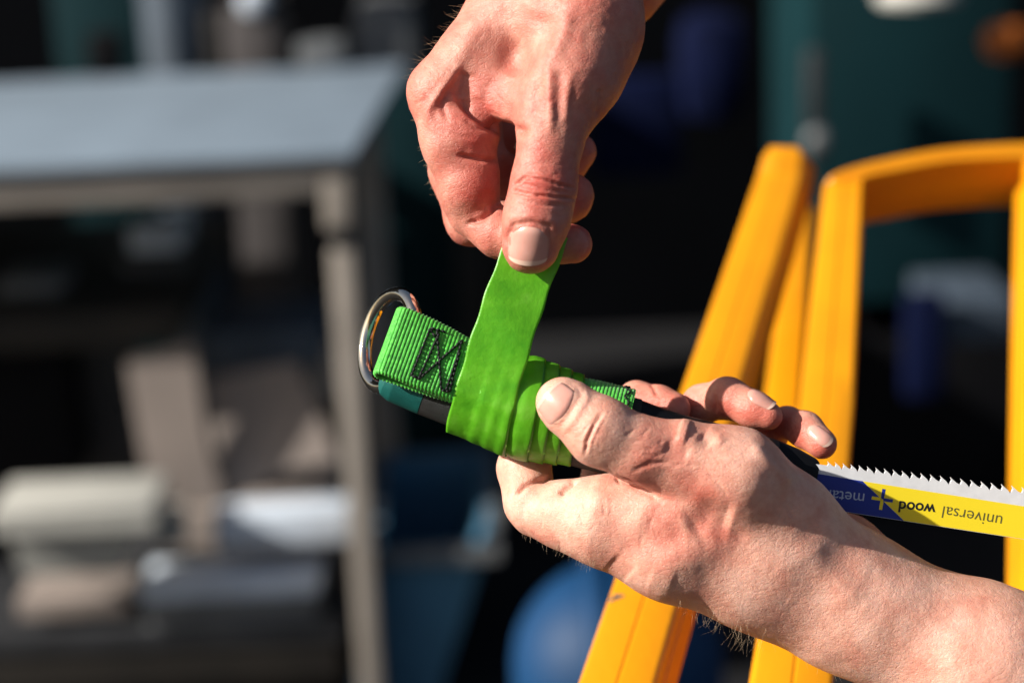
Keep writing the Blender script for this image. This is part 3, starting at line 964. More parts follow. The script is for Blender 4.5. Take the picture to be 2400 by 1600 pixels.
# ------------------------------------------------------------------ webbing strap with stitching
def z2(*pts): return [(400 + x / 5.227, 280 + y / 5.227) for x, y in pts]
strap_root = empty('webbing_strap', CAM_M @ Vector(tuple(camv(500, 410, -15) / 1000)))
tag(strap_root, 'bright green woven webbing strap with black stitching, looped through the ring', 'strap')
fold_c = (np.array((476.5, 358.0)) + np.array((438.0, 433.0))) / 2        # middle of the fold
wv_px = np.array((38.0, -75.0)) / 2                                       # half width, upwards
end_c = np.array((556, 432.0))
D_FRONT = -14.5
pf = camv(*(fold_c + np.array((6, 3))), D_FRONT); pe = camv(*end_c, -13.2)
la = unit(pe - pf)
wv = camv(*(fold_c + wv_px), D_FRONT + 5.5) - camv(*(fold_c - wv_px), D_FRONT - 5.5); wv = wv - la * (wv @ la); half = np.linalg.norm(wv) / 2; wv = unit(wv)
nv_ = unit(np.cross(la, wv)); nv_ = nv_ if nv_[2] > 0 else -nv_
Lf = np.linalg.norm(pe - pf)
RF = 3.1                                                                    # radius of the fold
TH = 1.5
RIB = 1.28
path = []            # (centre, normal, arc)
for s in np.arange(Lf, 0, -0.16): path.append((pf + la * s, nv_, s / Lf))
for a in np.arange(0, math.pi, 0.16 / RF): path.append((pf - nv_ * RF + nv_ * RF * math.cos(a) - la * RF * math.sin(a), nv_ * math.cos(a) - la * math.sin(a), 0.0))
for s in np.arange(0, Lf, 0.16): path.append((pf - nv_ * (2 * RF - (2 * RF - 1.75) * (s / Lf)) + la * s, -nv_, s / Lf))
NW = 61
def curl(w, q, c, nn):
    # the strap bends round the handle where the tape presses it down
    q = max(q, 0.02) ** 1.5
    rb = 15.2 / q; ph = w * half / rb
    return c + wv * rb * math.sin(ph) - nv_ * rb * (1 - math.cos(ph))
V = []
for k, (c, nn, q) in enumerate(path):
    s = k * 0.16
    rib = abs(math.sin(math.pi * s / RIB)) ** 0.7
    for j in range(NW):
        w = -1 + 2 * j / (NW - 1)
        bead = 0.80 + 0.20 * abs(math.sin(w * half * math.pi / 0.75 + (int(s / RIB) % 2) * 1.57))
        edge = max(0, (abs(w) - 0.93) / 0.07)
        h = (0.30 * rib * bead) * (1 - 0.4 * edge) - 0.7 * edge ** 2
        wob = 0.18 * math.sin(s * math.pi / RIB * 2) * (abs(w) > 0.96) * (1 if w > 0 else -1)
        V.append(curl(w + wob / half, q, c, nn) + nn * h)
nf = len(path)
Vb = []
for k, (c, nn, q) in enumerate(path):
    for j in range(NW):
        w = -1 + 2 * j / (NW - 1)
        Vb.append(curl(w * 0.985, q, c, nn) - nn * (TH - 0.2))
F = grid_faces(nf, NW)
off = nf * NW
F2 = [tuple(off + q for q in reversed(f)) for f in F]
side = []
for i in range(nf - 1):
    a, b_ = i * NW, (i + 1) * NW
    side.append((a, b_, off + b_, off + a)); a += NW - 1; b_ += NW - 1; side.append((b_, a, off + a, off + b_))
for j in range(NW - 1):
    side.append((j + 1, j, off + j, off + j + 1)); a = (nf - 1) * NW + j; side.append((a, a + 1, off + a + 1, off + a))
cam_mesh('webbing_loop', V + Vb, F + F2 + side, M['web'], strap_root)

# the strap's other end lies along the top of the handle beyond the tape
s0, s1 = s_of_x(655), s_of_x(733)
V = []; ns = int((s1 - s0) / 0.16); NA = 61
for k in range(ns + 1):
    s = s0 + (s1 - s0) * k / ns
    p, t, fr, up = axis_at(s)
    for j in range(NA):
        w = -1 + 2 * j / (NA - 1)
        phi = R(82) + w * R(52)
        rib = abs(math.sin(math.pi * s / RIB)) ** 0.7
        bead = 0.75 + 0.25 * abs(math.sin(w * 17 + (int(s / RIB) % 2) * 1.57))
        r = handle_r(s) + 2.6 + 0.34 * rib * bead
        V.append(p + (fr * math.cos(phi) + up * math.sin(phi)) * r + t * (0.9 * w))
Vb = []
for k in range(ns + 1):
    s = s0 + (s1 - s0) * k / ns
    p, t, fr, up = axis_at(s)
    for j in range(NA):
        w = -1 + 2 * j / (NA - 1); phi = R(82) + w * R(52)
        Vb.append(p + (fr * math.cos(phi) + up * math.sin(phi)) * (handle_r(s) + 0.05) + t * (0.9 * w))
nf = ns + 1; off = nf * NA
F = grid_faces(nf, NA); F2 = [tuple(off + q for q in reversed(f)) for f in F]; side = []
for i in range(nf - 1):
    a, b_ = i * NA, (i + 1) * NA
    side.append((a, b_, off + b_, off + a)); a += NA - 1; b_ += NA - 1; side.append((b_, a, off + a, off + b_))
for j in range(NA - 1):
    side.append((j + 1, j, off + j, off + j + 1)); a = (nf - 1) * NA + j; side.append((a, a + 1, off + a + 1, off + a))
cam_mesh('webbing_end', V + Vb, F + F2 + side, M['web'], strap_root)

def on_strap(px, py, lift=0.5):
    d = unit(camv(px, py, 0)); o = pf + nv_ * lift
    p = d * ((o @ nv_) / (d @ nv_))
    for _ in range(4):
        sc_ = (p - pf) @ la; w = ((p - pf) @ wv) / half; q = max(0.02, min(1, sc_ / Lf)) ** 1.5
        rb = 15.2 / q; drop = rb * (1 - math.cos(w * half / rb))
        o = pf + nv_ * (lift - drop); p = d * ((o @ nv_) / (d @ nv_))
    return p

def stitches(lines, project, parent, name='stitching', pitch=1.7, rad=0.46):
    V, F = [], []
    for a, b_ in lines:
        L = np.linalg.norm(project(*b_) - project(*a)); n = max(1, int(round(L / pitch)))
        a, b_ = np.array(a, float), np.array(b_, float)
        for k in range(n):
            A = project(*(a + (b_ - a) * (k / n))); B = project(*(a + (b_ - a) * ((k + 1) / n)))
            t = unit(B - A); sdv = unit(np.cross(t, nv_))
            c0 = A + t * 0.10; c1 = B - t * 0.02
            zz = 0.05 * (1 if k % 2 else -1)
            base = len(V); m = 7
            for i in range(m):
                u = i / (m - 1)
                c = c0 + (c1 - c0) * u + sdv * (zz * (1 - 2 * u)) + nv_ * (0.32 * math.sin(math.pi * u) - 0.12)
                r = rad * (0.65 + 0.35 * math.sin(math.pi * u))
                for q in range(6):
                    an = q * math.pi / 3
                    V.append(c + sdv * r * math.cos(an) + nv_ * r * math.sin(an))
            F += [tuple(base + x for x in f) for f in grid_faces(m, 6, True)]
            F += [tuple(base + q for q in range(5, -1, -1)), tuple(base + (m - 1) * 6 + q for q in range(6))]
    return cam_mesh(name, V, F, M['thread'], parent)
ln = [((545, 545), (428, 838)), ((600, 575), (470, 862)), ((545, 545), (640, 570)), ((470, 862), (742, 618)), ((585, 560), (612, 925)),
      ((742, 618), (640, 930)), ((725, 690), (662, 935)), ((540, 548), (575, 600)), ((428, 838), (470, 850)), ((612, 925), (660, 935))]
stitches([(z2(a)[0], z2(b_)[0]) for a, b_ in ln], on_strap, strap_root)
# zigzag tack at the far end of the strap
def on_end(s, phi, lift=3.1):
    p, t, fr, up = axis_at(s)
    return p + (fr * math.cos(phi) + up * math.sin(phi)) * (handle_r(s) + lift)
zz = []
sE = s_of_x(733)
for k in range(9):
    zz.append((sE - (2.0 if k % 2 else 4.0), R(32 + 11 * k)))
zl = [((zz[i]), (zz[i + 1])) for i in range(8)]
stitches(zl, on_end, strap_root, pitch=2.0, rad=0.36)

# ------------------------------------------------------------------ chrome ring
rc = camv(455.3, 398.8, 0)
maj = unit((0.233, 0.973, 0.0)); mnr0 = np.array((0.973, -0.233, 0.0))
cosb = 0.55; sinb = math.sqrt(1 - cosb ** 2)
mnr = mnr0 * cosb + np.array((0, 0, 1.0)) * sinb          # right side nearer, left side further away
RR, RT = 16.3, 2.45
rc = rc + np.array((0, 0, -5.0))
nrm_r = np.cross(maj, mnr)
V = []
n1, n2 = 120, 20
for i in range(n1):
    a = 2 * math.pi * i / n1; rad_ = maj * math.cos(a) + mnr * math.sin(a)
    for j in range(n2):
        q = 2 * math.pi * j / n2
        V.append(rc + rad_ * (RR + RT * math.cos(q)) + nrm_r * RT * math.sin(q))
F = [(i * n2 + j, i * n2 + (j + 1) % n2, ((i + 1) % n1) * n2 + (j + 1) % n2, ((i + 1) % n1) * n2 + j) for i in range(n1) for j in range(n2)]
ring = cam_mesh('metal_ring', V, F, M['chrome'])
bm = bmesh.new(); bm.from_mesh(ring.data); bmesh.ops.recalc_face_normals(bm, faces=bm.faces); bm.to_mesh(ring.data); bm.free()
tag(ring, 'shiny chrome ring held in the loop of the green strap', 'ring')

# ------------------------------------------------------------------ green tape, wound round handle and strap
S_LAST = s_of_x(568)
turn_c = [(-4.6, 25.0), (-4, 22.0), (-3, 17.5), (-2, 13.0), (-1, 8.0), (0, 0.0)]
TW = 20.5
def centre(t): return S_LAST + float(np.interp(t, [a for a, _ in turn_c], [b_ for _, b_ in turn_c]))
def sm(x): x = min(1, max(0, x)); return x * x * (3 - 2 * x)
V, NU = [], 25
ts = list(np.arange(-4.6, 0.0001, 1 / 72.0))
LAY = 0.6
for t in ts:
    c = centre(t)
    for j in range(NU):
        u = TW * j / (NU - 1)
        s = c - TW / 2 + u
        cnt = 0.0
        for k in range(1, 6):                      # earlier turns lying underneath here
            if t - k < -4.6: break
            left = centre(t - k) - TW / 2
            cnt += sm((s - left + 0.6) / 2.6)
        p, tg, fr, up = axis_at(s)
        th_ = 2 * math.pi * t
        wr = 0.05 * math.sin(u * 0.9 + t * 19) * math.sin(t * 31 + u * 0.4) + 0.05 * math.sin(t * 57)
        bumpy = max(0.0, math.cos(th_ - R(72))) ** 1.2
        r = 13.9 + 3.6 * bumpy + 0.5 * cnt + 0.16 * (t + 4.6) + wr
        if abs(u - TW) < 0.01: r -= 0.15
        edge_w = 0.10 * math.sin(t * 40) * (abs(2 * u / TW - 1) ** 6) * (1 if u > TW / 2 else -1)
        V.append(p + (fr * math.cos(th_) + up * math.sin(th_)) * r + tg * edge_w)
# the free end runs up to the thumb
p0, tg0, fr0, up0 = axis_at(S_LAST)
endp = camv(634, 268, -14.2)
rows = 46
last = np.array(V[-NU:])
fw = unit(endp - (p0 + fr0 * 15))
Lstrip = np.linalg.norm(endp - (p0 + fr0 * 15))
for i in range(1, rows + 1):
    q = i / rows
    for j in range(NU):
        u = -1 + 2 * j / (NU - 1)
        pj = axis_at(S_LAST + u * TW / 2)[0] + fr0 * 18.0
        k_ = sm(q / 0.5)
        base = last[j] * (1 - k_) + (pj + (last[j] - pj) @ up0 * up0) * k_
        tgt = endp + tg0 * (u * TW / 2 * 0.95) + fr0 * (0.3 * u * u)
        pt = base * (1 - q) + tgt * q
        pt = pt + fr0 * (0.9 * math.sin(math.pi * q) * (1 + 0.6 * math.sin(q * 4 + u * 1.5)) + 0.22 * math.sin(q * 17 + u * 2.0) * math.sin(math.pi * min(1, q * 1.2)))
        pt = pt + tg0 * (0.35 * math.sin(q * 23 + 1) * abs(u) ** 4 * (1 if u > 0 else -1) * 0.7 - 0.9 * math.sin(math.pi * q))
        V.append(pt)
nf = len(V) // NU
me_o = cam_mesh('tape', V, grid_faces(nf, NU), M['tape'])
edge_shade = np.zeros(len(V), np.float32)  # mask of the painted shade line along each turn's right edge
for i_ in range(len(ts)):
    edge_shade[i_ * NU + NU - 1] = 1.0; edge_shade[i_ * NU + NU - 2] = 0.12
    if ts[i_] > -0.12: edge_shade[i_ * NU + NU - 1] *= max(0.0, -ts[i_] / 0.12)
ea_ = me_o.data.attributes.new('edge', 'FLOAT', 'POINT'); ea_.data.foreach_set('value', edge_shade)
sol = me_o.modifiers.new('thickness', 'SOLIDIFY'); sol.thickness = 0.00045; sol.offset = 0
tag(me_o, 'glossy lime green tape wound round the handle, its loose end pulled straight up', 'tape')

# ------------------------------------------------------------------ yellow metal step frame
def prof_beam(name, stations, prof, mat, parent, closed_ends=True):
    """sweep: stations = list of (origin, xvec, yvec) world; prof = list of (x, y)"""
    V = []
    n = len(prof)
    for o, xv, yv in stations:
        for x, y in prof: V.append(o + xv * x + yv * y)
    F = grid_faces(len(stations), n, True)
    F += [tuple(range(n - 1, -1, -1)), tuple((len(stations) - 1) * n + i for i in range(n))]
    ob = link(name, mesh_from(name, V, F), mat, parent)
    bm = bmesh.new(); bm.from_mesh(ob.data); bmesh.ops.recalc_face_normals(bm, faces=bm.faces); bm.to_mesh(ob.data); bm.free()
    return auto_smooth(ob, 28)

# profile: x from 0 (left edge) to 1 (right edge) of the broad face, y = 0 at the face and 1 at the rear
PROF = [(0.0, 0.16), (0.02, 0.08), (0.06, 0.02), (0.12, 0.0), (0.50, 0.0), (0.51, 0.018), (0.54, 0.018), (0.55, 0.0), (0.93, 0.0), (0.97, 0.02), (1.0, 0.08),
        (1.0, 0.30), (0.97, 0.33), (0.97, 0.40), (1.0, 0.43), (1.0, 0.95), (0.95, 1.0), (0.05, 1.0), (0.0, 0.95)]
def camdir(x, y, z): return CAM_M.to_3x3() @ Vector((x, y, z))
lad = empty('step_ladder', at(900, 800, 0.78))
tag(lad, 'yellow painted metal step ladder standing behind the hands, arched top bar', 'ladder')
def rail(name, rows, depth, n=10, taper_top=False):
    st = []
    for i in range(len(rows) - 1):
        (ya, la_, ra_, za), (yb_, lb_, rb_, zb) = rows[i], rows[i + 1]
        for k in range(n + (i == len(rows) - 2)):
            q = k / n
            # even steps in depth along a straight line in space
            A = at(la_, ya, za); B = at(lb_, yb_, zb); C = at(ra_, ya, za); D = at(rb_, yb_, zb)
            l = A.lerp(B, q); r = C.lerp(D, q)
            st.append((l, r - l, depth))
    return prof_beam(name, st, PROF, M['yellow_paint'], lad)
ZT, ZB = 1.06, 0.765
# front left rail (flat, with a chamfered top)
dv = camdir(0.0105, -0.006, -0.026)
rail('rail', [(172, 900, 936, ZT + 0.01), (182, 892, 942, ZT + 0.004), (203, 886, 940, ZT), (444, 800, 869, 0.905), (800, 674, 768, ZB), (1050, 585, 705, 0.70)], dv, 8)
# arched rail
dv2 = camdir(0.004, -0.012, -0.030)
rail('rail', [(214, 966, 1012, ZT), (472, 934, 1001, 0.92), (800, 877, 976, ZB), (1050, 838, 962, 0.70)], dv2, 8)
# rail behind, between the two
rail('rail', [(240, 926, 950, ZT + 0.10), (350, 912, 944, ZT + 0.02), (358, 909, 944, ZT + 0.015), (480, 892, 935, ZT - 0.06), (620, 866, 915, ZT - 0.13)], camdir(0.006, -0.004, -0.02), 6)
# right upright at the edge of the picture
rail('rail', [(205, 1206, 1246, ZT - 0.02), (340, 1203, 1250, 0.99), (600, 1200, 1258, 0.88), (800, 1198, 1270, 0.79), (1050, 1196, 1284, 0.72)], camdir(0.0, -0.008, -0.03), 6)
# arch between the two uprights: (outer edge) and (inner edge) of its front face
out_px = [(966, 214), (972, 205), (993, 195.5), (1041, 183), (1110, 171), (1200, 165), (1236, 168), (1246, 190)]
inn_px = [(1012, 214), (1013, 210), (1022, 206), (1054, 200), (1112, 190), (1192, 186), (1202, 190), (1206, 205)]
op = catmull([np.array(list(p) + [ZT]) for p in out_px], 8); ip = catmull([np.array(list(p) + [ZT]) for p in inn_px], 8)
st = []
for o_, i_ in zip(op, ip):
    A = at(*o_); B = at(*i_)
    st.append((A, B - A, camdir(0.001, -0.024, -0.030)))
prof_beam('arch', st, PROF, M['yellow_paint'], lad)
# bare metal where the paint is chipped
cb = BVHTree.FromObject([c for c in lad.children if c.name.startswith('rail')][0], bpy.context.evaluated_depsgraph_get())
def chip(cx, cy, w, h, ang, name='paint_chip', mat=None):
    V = []
    o = CAM_M.translation
    pts = []
    for i in range(18):
        a = 2 * math.pi * i / 18; rr = 1 + 0.25 * math.sin(3 * a + 1) + 0.15 * math.sin(7 * a)
        x, y = w * rr * math.cos(a), h * rr * math.sin(a)
        px, py = cx + x * math.cos(ang) - y * math.sin(ang), cy + x * math.sin(ang) + y * math.cos(ang)
        d = (at(px, py, 1) - o).normalized()
        hit = cb.ray_cast(o, d)
        if hit[0] is None: continue
        pts.append(hit[0] + hit[1] * 0.0002)
    n = len(pts)
    if n < 4: return
    inn = [p - camdir(0, 0, 0.0004) for p in pts]
    link(name, mesh_from(name, pts + inn, [tuple(range(n)), tuple(range(2 * n - 1, n - 1, -1))] + [(i, i + n, (i + 1) % n + n, (i + 1) % n) for i in range(n)]), mat or M['grey_mid'], lad, False)
chip(719, 700, 10, 3.6, -0.25)
chip(722, 699.5, 4, 1.6, -0.25, mat=M['black'])

# ------------------------------------------------------------------ workbench behind, left
bench = None
fr = at(405, 176, 2.6)                         # front right corner of the top
HT, YF, XR = fr.z, fr.y, fr.x
bk = at_h(476, 74, HT)
YB = bk.y
bench = empty('workbench', (XR - 0.4, YF + 0.3, 0))
tag(bench, 'grey topped steel workbench with a taupe frame at the left', 'workbench')
XL = XR - 1.5
tt = box('tabletop', (XL, YF - 0.012, HT - 0.012), (XR + 0.012, YB, HT), M['bench_top'], bench, 0.003)
for v_ in tt.data.vertices:
    if v_.co.x > XR - 0.05: v_.co.x += (bk.x - XR - 0.012) * (v_.co.y - YF) / (YB - YF)
box('front_rail', (XL, YF, HT - 0.058), (XR - 0.036, YF + 0.03, HT - 0.0125), M['bench_frame'], bench, 0.003)
box('side_rail', (XR - 0.03, YF + 0.052, HT - 0.058), (XR, YB - 0.052, HT - 0.0125), M['bench_frame'], bench, 0.003)
NZ = at_y(390, 282, YF).z
box('leg', (XR - 0.035, YF, NZ + 0.016), (XR, YF + 0.05, HT - 0.0125), M['bench_frame'], bench, 0.003)
box('leg_foot', (XR - 0.030, YF, 0.0), (XR, YF + 0.05, NZ - 0.016), M['bench_frame'], bench, 0.003)
box('leg_joint', (XR - 0.022, YF + 0.006, NZ - 0.0155), (XR - 0.004, YF + 0.044, NZ + 0.0155), M['grey'], bench, 0.002)
box('leg', (XR - 0.05, YB - 0.05, 0.0), (XR, YB, HT - 0.0125), M['bench_frame'], bench, 0.003)
SZ = at_y(200, 368, YF + 0.1).z
box('shelf', (XL, YF + 0.12, SZ - 0.05), (at_y(205, 368, YF + 0.12).x, YB - 0.06, SZ), M['brown'], bench, 0.003)
LZ = at_y(250, 735, YF + 0.02).z
box('lower_shelf', (XL, YF + 0.02, LZ - 0.03), (XR - 0.05, YB - 0.06, LZ), M['grey'], bench, 0.003)
box('drawer_front', (XL, YF + 0.025, 0.06), (XR - 0.06, YF + 0.045, LZ - 0.032), M['brown'], bench, 0.003)

def prop(name, label, cat, px0, py0, px1, py1, y, depth, mat, bev=0.006, lip=None, lid=None, floor=None, group=None, rot=0.0):
    """a box-like thing whose front face fills a picture rectangle at world depth y"""
    c = at_y((px0 + px1) / 2, py1, y)
    a = at_y(px0, (py0 + py1) / 2, y); b_ = at_y(px1, (py0 + py1) / 2, y); t = at_y((px0 + px1) / 2, py0, y)
    z0 = c.z if floor is None else floor
    o = empty(name, ((a.x + b_.x) / 2, y + depth / 2, z0))
    w, h = (b_.x - a.x), t.z - z0
    cx = (a.x + b_.x) / 2
    box('body', (cx - w / 2, y, z0), (cx + w / 2, y + depth, t.z), mat, o, bev)
    if lip is not None:
        box('rim', (cx - w / 2 - 0.008, y - 0.008, t.z - 0.016), (cx + w / 2 + 0.008, y + depth + 0.008, t.z + 0.004), lip, o, 0.003)
    if lid is not None:
        box('lid', (cx - w / 2 - 0.004, y - 0.004, t.z + 0.001), (cx + w / 2 + 0.004, y + depth + 0.004, t.z + 0.02), lid, o, 0.004)
    o.rotation_euler = (0, 0, rot)
    tag(o, label, cat, group)
    return o

# open cardboard box on the lower shelf
def flat_prism(name, pts_px, y, thick, mat, parent, lean=0.0):
    P = [at_y(px, py, y) for px, py in pts_px]
    n = len(P); z0 = min(p.z for p in P)
    P = [p + Vector((0, lean * (p.z - z0), 0)) for p in P]
    Q = [p + Vector((0, thick, 0)) for p in P]
    o = link(name, mesh_from(name, P + Q, [tuple(range(n)), tuple(range(2 * n - 1, n - 1, -1))] + [(i, i + n, (i + 1) % n + n, (i + 1) % n) for i in range(n)]), mat, parent, False)
    bm = bmesh.new(); bm.from_mesh(o.data); bmesh.ops.recalc_face_normals(bm, faces=bm.faces)
    bmesh.ops.bevel(bm, geom=bm.edges[:], offset=0.0015, segments=1, affect='EDGES'); bm.to_mesh(o.data); bm.free()
    return o
y0 = YF + 0.10
cb0 = empty('cardboard_box', at_y(270, 600, y0))
tag(cb0, 'open taupe cardboard box with raised flaps under the bench top', 'box')
flat_prism('flap', [(146, 424), (226, 407), (240, 500), (262, 592), (176, 594)], y0, 0.006, M['card'], cb0, 0.05)
flat_prism('flap', [(238, 455), (342, 438), (366, 480), (396, 546), (330, 556), (264, 592), (244, 505)], y0 + 0.02, 0.006, M['card'], cb0, 0.30)
a_ = at_y(180, 604, y0); b__ = at_y(385, 604, y0)
zs = LZ + 0.001
box('carton', (a_.x, y0 + 0.03, zs), (b__.x, y0 + 0.33, a_.z - 0.01), M['card'], cb0, 0.004)
# pale tub, front left
def tub(name, label, cat, top_px, bot_px, y, depth, mat, rim_mat, group=None):
    (tx0, ty0), (tx1, _) = top_px; (bx0, by0), (bx1, _) = bot_px
    A, B = at_y(tx0, ty0, y), at_y(tx1, ty0, y); C, D = at_y(bx0, by0, y), at_y(bx1, by0, y)
    B.z = A.z; D.z = C.z
    o = empty(name, ((C.x + D.x) / 2, y + depth / 2, C.z))
    e = 0.02; w = 0.006
    def shell(off):
        return [Vector((A.x + off, y + off, A.z)), Vector((B.x - off, y + off, A.z)), Vector((B.x - off, y + depth - off, A.z)), Vector((A.x + off, y + depth - off, A.z)),
                Vector((C.x + off, y + e + off, C.z + off)), Vector((D.x - off, y + e + off, C.z + off)), Vector((D.x - off, y + depth - e - off, C.z + off)), Vector((C.x + off, y + depth - e - off, C.z + off))]
    V = shell(0) + shell(w)
    F = [(4, 5, 1, 0), (5, 6, 2, 1), (6, 7, 3, 2), (7, 4, 0, 3), (7, 6, 5, 4)]
    F += [tuple(8 + q for q in reversed(f)) for f in F]
    F += [(0, 1, 9, 8), (1, 2, 10, 9), (2, 3, 11, 10), (3, 0, 8, 11)]
    link('body', mesh_from('body', V, F), mat, o, False)
    r = 0.016
    bm = bmesh.new()
    me = bpy.data.meshes.new('rim')
    V = [(A.x - r, y - r, A.z), (B.x + r, y - r, A.z), (B.x + r, y + depth + r, A.z), (A.x - r, y + depth + r, A.z), (A.x - 0.001, y - 0.001, A.z), (B.x + 0.001, y - 0.001, A.z), (B.x + 0.001, y + depth + 0.001, A.z), (A.x - 0.001, y + depth + 0.001, A.z)]
    V += [(x, y_, z - 0.02) for x, y_, z in V]
    F = [(0, 1, 5, 4), (1, 2, 6, 5), (2, 3, 7, 6), (3, 0, 4, 7)]
    F += [tuple(8 + q for q in reversed(f)) for f in F] + [(i, (i + 1) % 4, 8 + (i + 1) % 4, 8 + i) for i in range(4)] + [(4 + (i + 1) % 4, 4 + i, 12 + i, 12 + (i + 1) % 4) for i in range(4)]
    me = mesh_from('rim', V, F)
    ob = link('rim', me, rim_mat, o, False)
    for q in o.children:
        bm = bmesh.new(); bm.from_mesh(q.data); bmesh.ops.recalc_face_normals(bm, faces=bm.faces); bm.to_mesh(q.data); bm.free()
    tag(o, label, cat, group)
    return o
pt = tub('storage_tub', 'pale grey tapered tub with a flat lid on the lower shelf at the left edge', 'tub', ((6, 606), (168, 606)), ((22, 682), (136, 682)), YF - 0.05, 0.10, M['pale'], M['pale'])
ta, tb = at_y(6, 606, YF - 0.05), at_y(168, 606, YF - 0.05)
box('lid', (ta.x - 0.016, YF - 0.066, ta.z + 0.0015), (tb.x + 0.016, YF + 0.066, ta.z + 0.014), M['pale'], pt, 0.004)
tub('storage_crate', 'blue tapered crate with a light grey rim right of the bench leg', 'crate', ((440, 642), (572, 642)), ((400, 900), (490, 900)), YF + 0.05, 0.40, M['blue_crate'], M['grey_mid'])
prop('steel_case', 'grey metal case with a pale lid on the lower shelf', 'case', 170, 700, 372, 735, YF + 0.03, 0.26, M['grey_mid'], lid=M['white'])
prop('white_carton', 'bluish white flat carton in front of the cardboard box', 'carton', 252, 600, 408, 640, YF + 0.055, 0.06, M['white'])
prop('metal_bin', 'dark grey metal bin between the pale tub and the case', 'bin', 140, 640, 250, 735, YF + 0.13, 0.2, M['grey'])
prop('folded_sheet', 'slate blue folded sheet above the cardboard box', 'sheet', 240, 388, 376, 432, YF + 0.24, 0.2, M['slate'])
prop('leaning_board', 'dark grey board leaning behind the cardboard box', 'board', 84, 392, 168, 590, YF + 0.30, 0.02, M['grey'])
prop('black_case', 'black upright case on the lower shelf at the far left', 'case', -40, 398, 82, 566, YF + 0.20, 0.2, M['black'])
prop('small_parts_box', 'small white parts box on top of a dark toolbox', 'box', 150, 268, 212, 296, YF + 0.34, 0.12, M['white'])
prop('toolbox', 'dark grey toolbox beneath the small white parts box', 'toolbox', 140, 298, 225, 352, YF + 0.33, 0.16, M['grey'])
prop('rag_bundle', 'grey bundle of rags at the left edge of the shelf', 'rags', -6, 328, 74, 356, YF + 0.24, 0.12, M['grey_mid'], bev=0.03)
prop('hanging_hook_block', 'small taupe block hanging under the bench top', 'block', 178, 214, 215, 246, YF + 0.10, 0.04, M['grey_mid'], bev=0.01)

# things standing on the far side of the bench
yb = YB + 0.06
prop('teal_cabinet', 'dark teal cabinet standing behind the bench at the upper left', 'cabinet', 60, -60, 172, 78, yb + 0.3, 0.3, M['teal_wall'], floor=0.0)
lathe('gas_cylinder', [(0.0001, 0), (0.058, 0.0), (0.06, 0.02), (0.06, 1.35), (0.045, 1.42), (0.0001, 1.44)], M['slate'], (at_y(208, 40, yb + 0.15).x, yb + 0.15, 0.0))
tag(bpy.context.scene.objects['gas_cylinder'], 'grey upright cylinder standing behind the bench', 'cylinder')
prop('rose_carton', 'rose grey carton standing behind the bench top', 'carton', 262, 8, 322, 84, yb + 0.1, 0.2, M['pinkgrey'], floor=0.0)
prop('white_machine', 'pale blurred machine housing behind the right end of the bench', 'machine', 412, 6, 486, 50, yb + 0.2, 0.25, M['grey_mid'], bev=0.03, floor=0.0)
prop('grey_bracket', 'small grey bracket at the back edge of the bench', 'bracket', 346, 48, 404, 80, yb - 0.09, 0.05, M['grey_mid'], bev=0.01, floor=HT + 0.001)
prop('dark_tin', 'dark tin standing just left of the grey cylinder', 'tin', 100, 40, 140, 80, yb - 0.08, 0.06, M['black'], bev=0.012, floor=HT + 0.001)
prop('oil_bottle', 'dark brown bottle behind the bench, right of the grey cylinder', 'bottle', 238, 14, 256, 78, yb - 0.08, 0.05, M['brown'], bev=0.012, floor=HT + 0.001)
prop('drill_case', 'black drill case at the back edge of the bench top', 'case', 322, 34, 346, 80, yb - 0.09, 0.07, M['black'], bev=0.01, floor=HT + 0.001)
prop('cream_block', 'small cream block on the lower shelf beside the metal bin', 'block', 176, 600, 214, 642, YF + 0.06, 0.05, M['pale'])
prop('beige_offcut', 'beige wooden offcut under the pale tub', 'offcut', 20, 700, 150, 722, YF + 0.04, 0.1, M['card'], bev=0.002)
prop('blue_white_can', 'pale blue can standing behind the bench top', 'can', 278, -14, 312, 20, yb + 0.08, 0.09, M['white'], bev=0.02)
# right of the bench
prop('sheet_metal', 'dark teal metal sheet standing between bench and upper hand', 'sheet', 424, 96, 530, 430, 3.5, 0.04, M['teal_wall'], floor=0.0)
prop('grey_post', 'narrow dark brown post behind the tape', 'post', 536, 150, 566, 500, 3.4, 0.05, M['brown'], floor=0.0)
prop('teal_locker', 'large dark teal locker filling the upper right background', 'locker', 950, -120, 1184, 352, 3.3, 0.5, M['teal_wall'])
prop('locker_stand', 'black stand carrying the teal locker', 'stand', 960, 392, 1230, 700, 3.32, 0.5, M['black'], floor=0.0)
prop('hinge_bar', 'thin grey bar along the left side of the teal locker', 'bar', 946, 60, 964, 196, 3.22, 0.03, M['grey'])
lathe('round_knob', [(0.0001, 0), (0.016, 0.002), (0.02, 0.01), (0.012, 0.02), (0.0001, 0.022)], M['grey_mid'], tuple(at_y(957, 164, 3.18)), axis=(0, -1, 0))
tag(bpy.context.scene.objects['round_knob'], 'pale round knob just above the left ladder rail', 'knob')
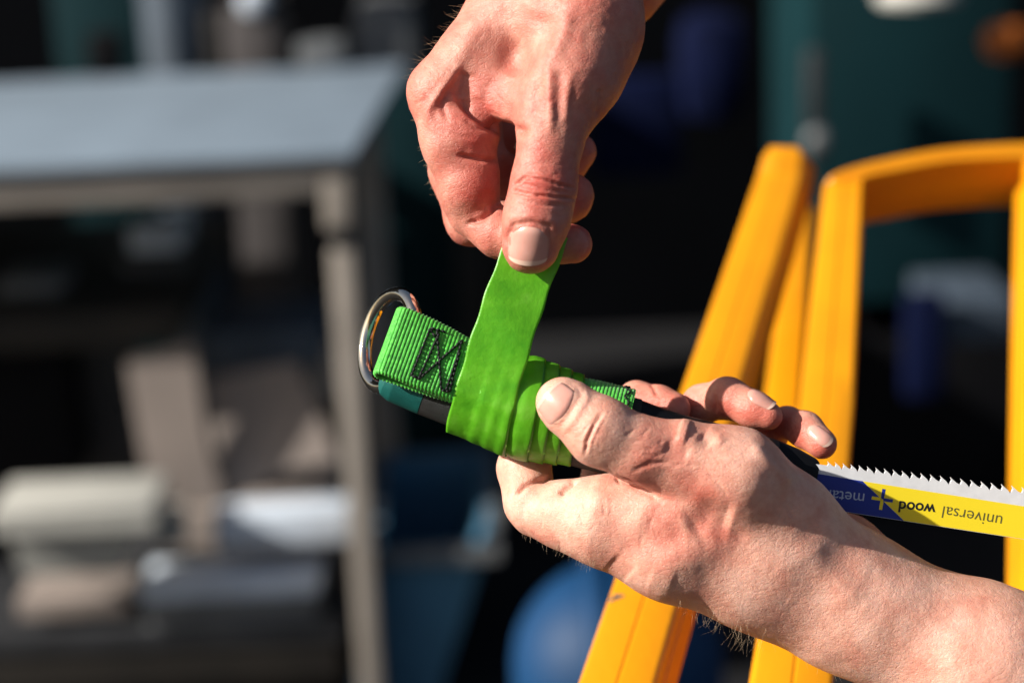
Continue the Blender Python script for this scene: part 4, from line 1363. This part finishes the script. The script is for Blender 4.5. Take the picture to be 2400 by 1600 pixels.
prop('grey_tray', 'dim grey tray seen through the ladder arch', 'tray', 1096, 352, 1192, 402, 3.05, 0.2, M['slate'])
lathe('lamp_shade', [(0.0001, 0), (0.06, 0.0), (0.065, 0.01), (0.04, 0.05), (0.02, 0.07), (0.0001, 0.072)], M['pale'], tuple(at_y(1076, 3, 3.0)))
tag(bpy.context.scene.objects['lamp_shade'], 'cream lamp shade at the top edge above the ladder', 'lamp shade')
lathe('orange_lamp', [(0.0001, -0.03), (0.022, -0.022), (0.03, 0.0), (0.022, 0.022), (0.0001, 0.03)], M['orange'], tuple(at_y(1180, 48, 3.0)), squash=(1.3, 1))
tag(bpy.context.scene.objects['orange_lamp'], 'orange warning lamp at the top right corner', 'lamp')
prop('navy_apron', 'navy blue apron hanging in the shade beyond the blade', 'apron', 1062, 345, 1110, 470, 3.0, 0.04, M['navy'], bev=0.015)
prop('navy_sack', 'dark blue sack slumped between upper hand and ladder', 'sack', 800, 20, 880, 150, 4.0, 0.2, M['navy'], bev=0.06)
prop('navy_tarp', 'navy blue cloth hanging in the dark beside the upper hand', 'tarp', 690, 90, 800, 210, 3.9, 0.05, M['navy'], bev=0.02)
# blue dome low behind the hand
dl = at_y(724, 776, 1.80)
rd = 0.104
lathe('blue_dome', [(rd * 1.04, -0.06), (rd * 1.06, -0.05), (rd, -0.045)] + [(max(0.0001, rd * math.cos(a)), rd * 0.98 * math.sin(a)) for a in np.linspace(0, math.pi / 2, 16)], M['blue'], (dl.x, dl.y, dl.z))
dome = bpy.context.scene.objects['blue_dome']
V = []
for i in range(25):
    a = math.pi * (0.04 + 0.92 * i / 24)
    for w_, h_ in ((-0.012, 0.99), (-0.008, 1.035), (0.008, 1.035), (0.012, 0.99)):
        V.append(Vector((dl.x + w_ - 0.02, dl.y - 0.0 + rd * h_ * math.cos(a) * 0.99, dl.z + rd * h_ * math.sin(a) * 0.985)))
link('ridge', mesh_from('ridge', V, grid_faces(25, 4, True)), M['blue'], dome)
tag(bpy.context.scene.objects['blue_dome'], 'round blue plastic dome low down behind the gripping hand', 'dome')
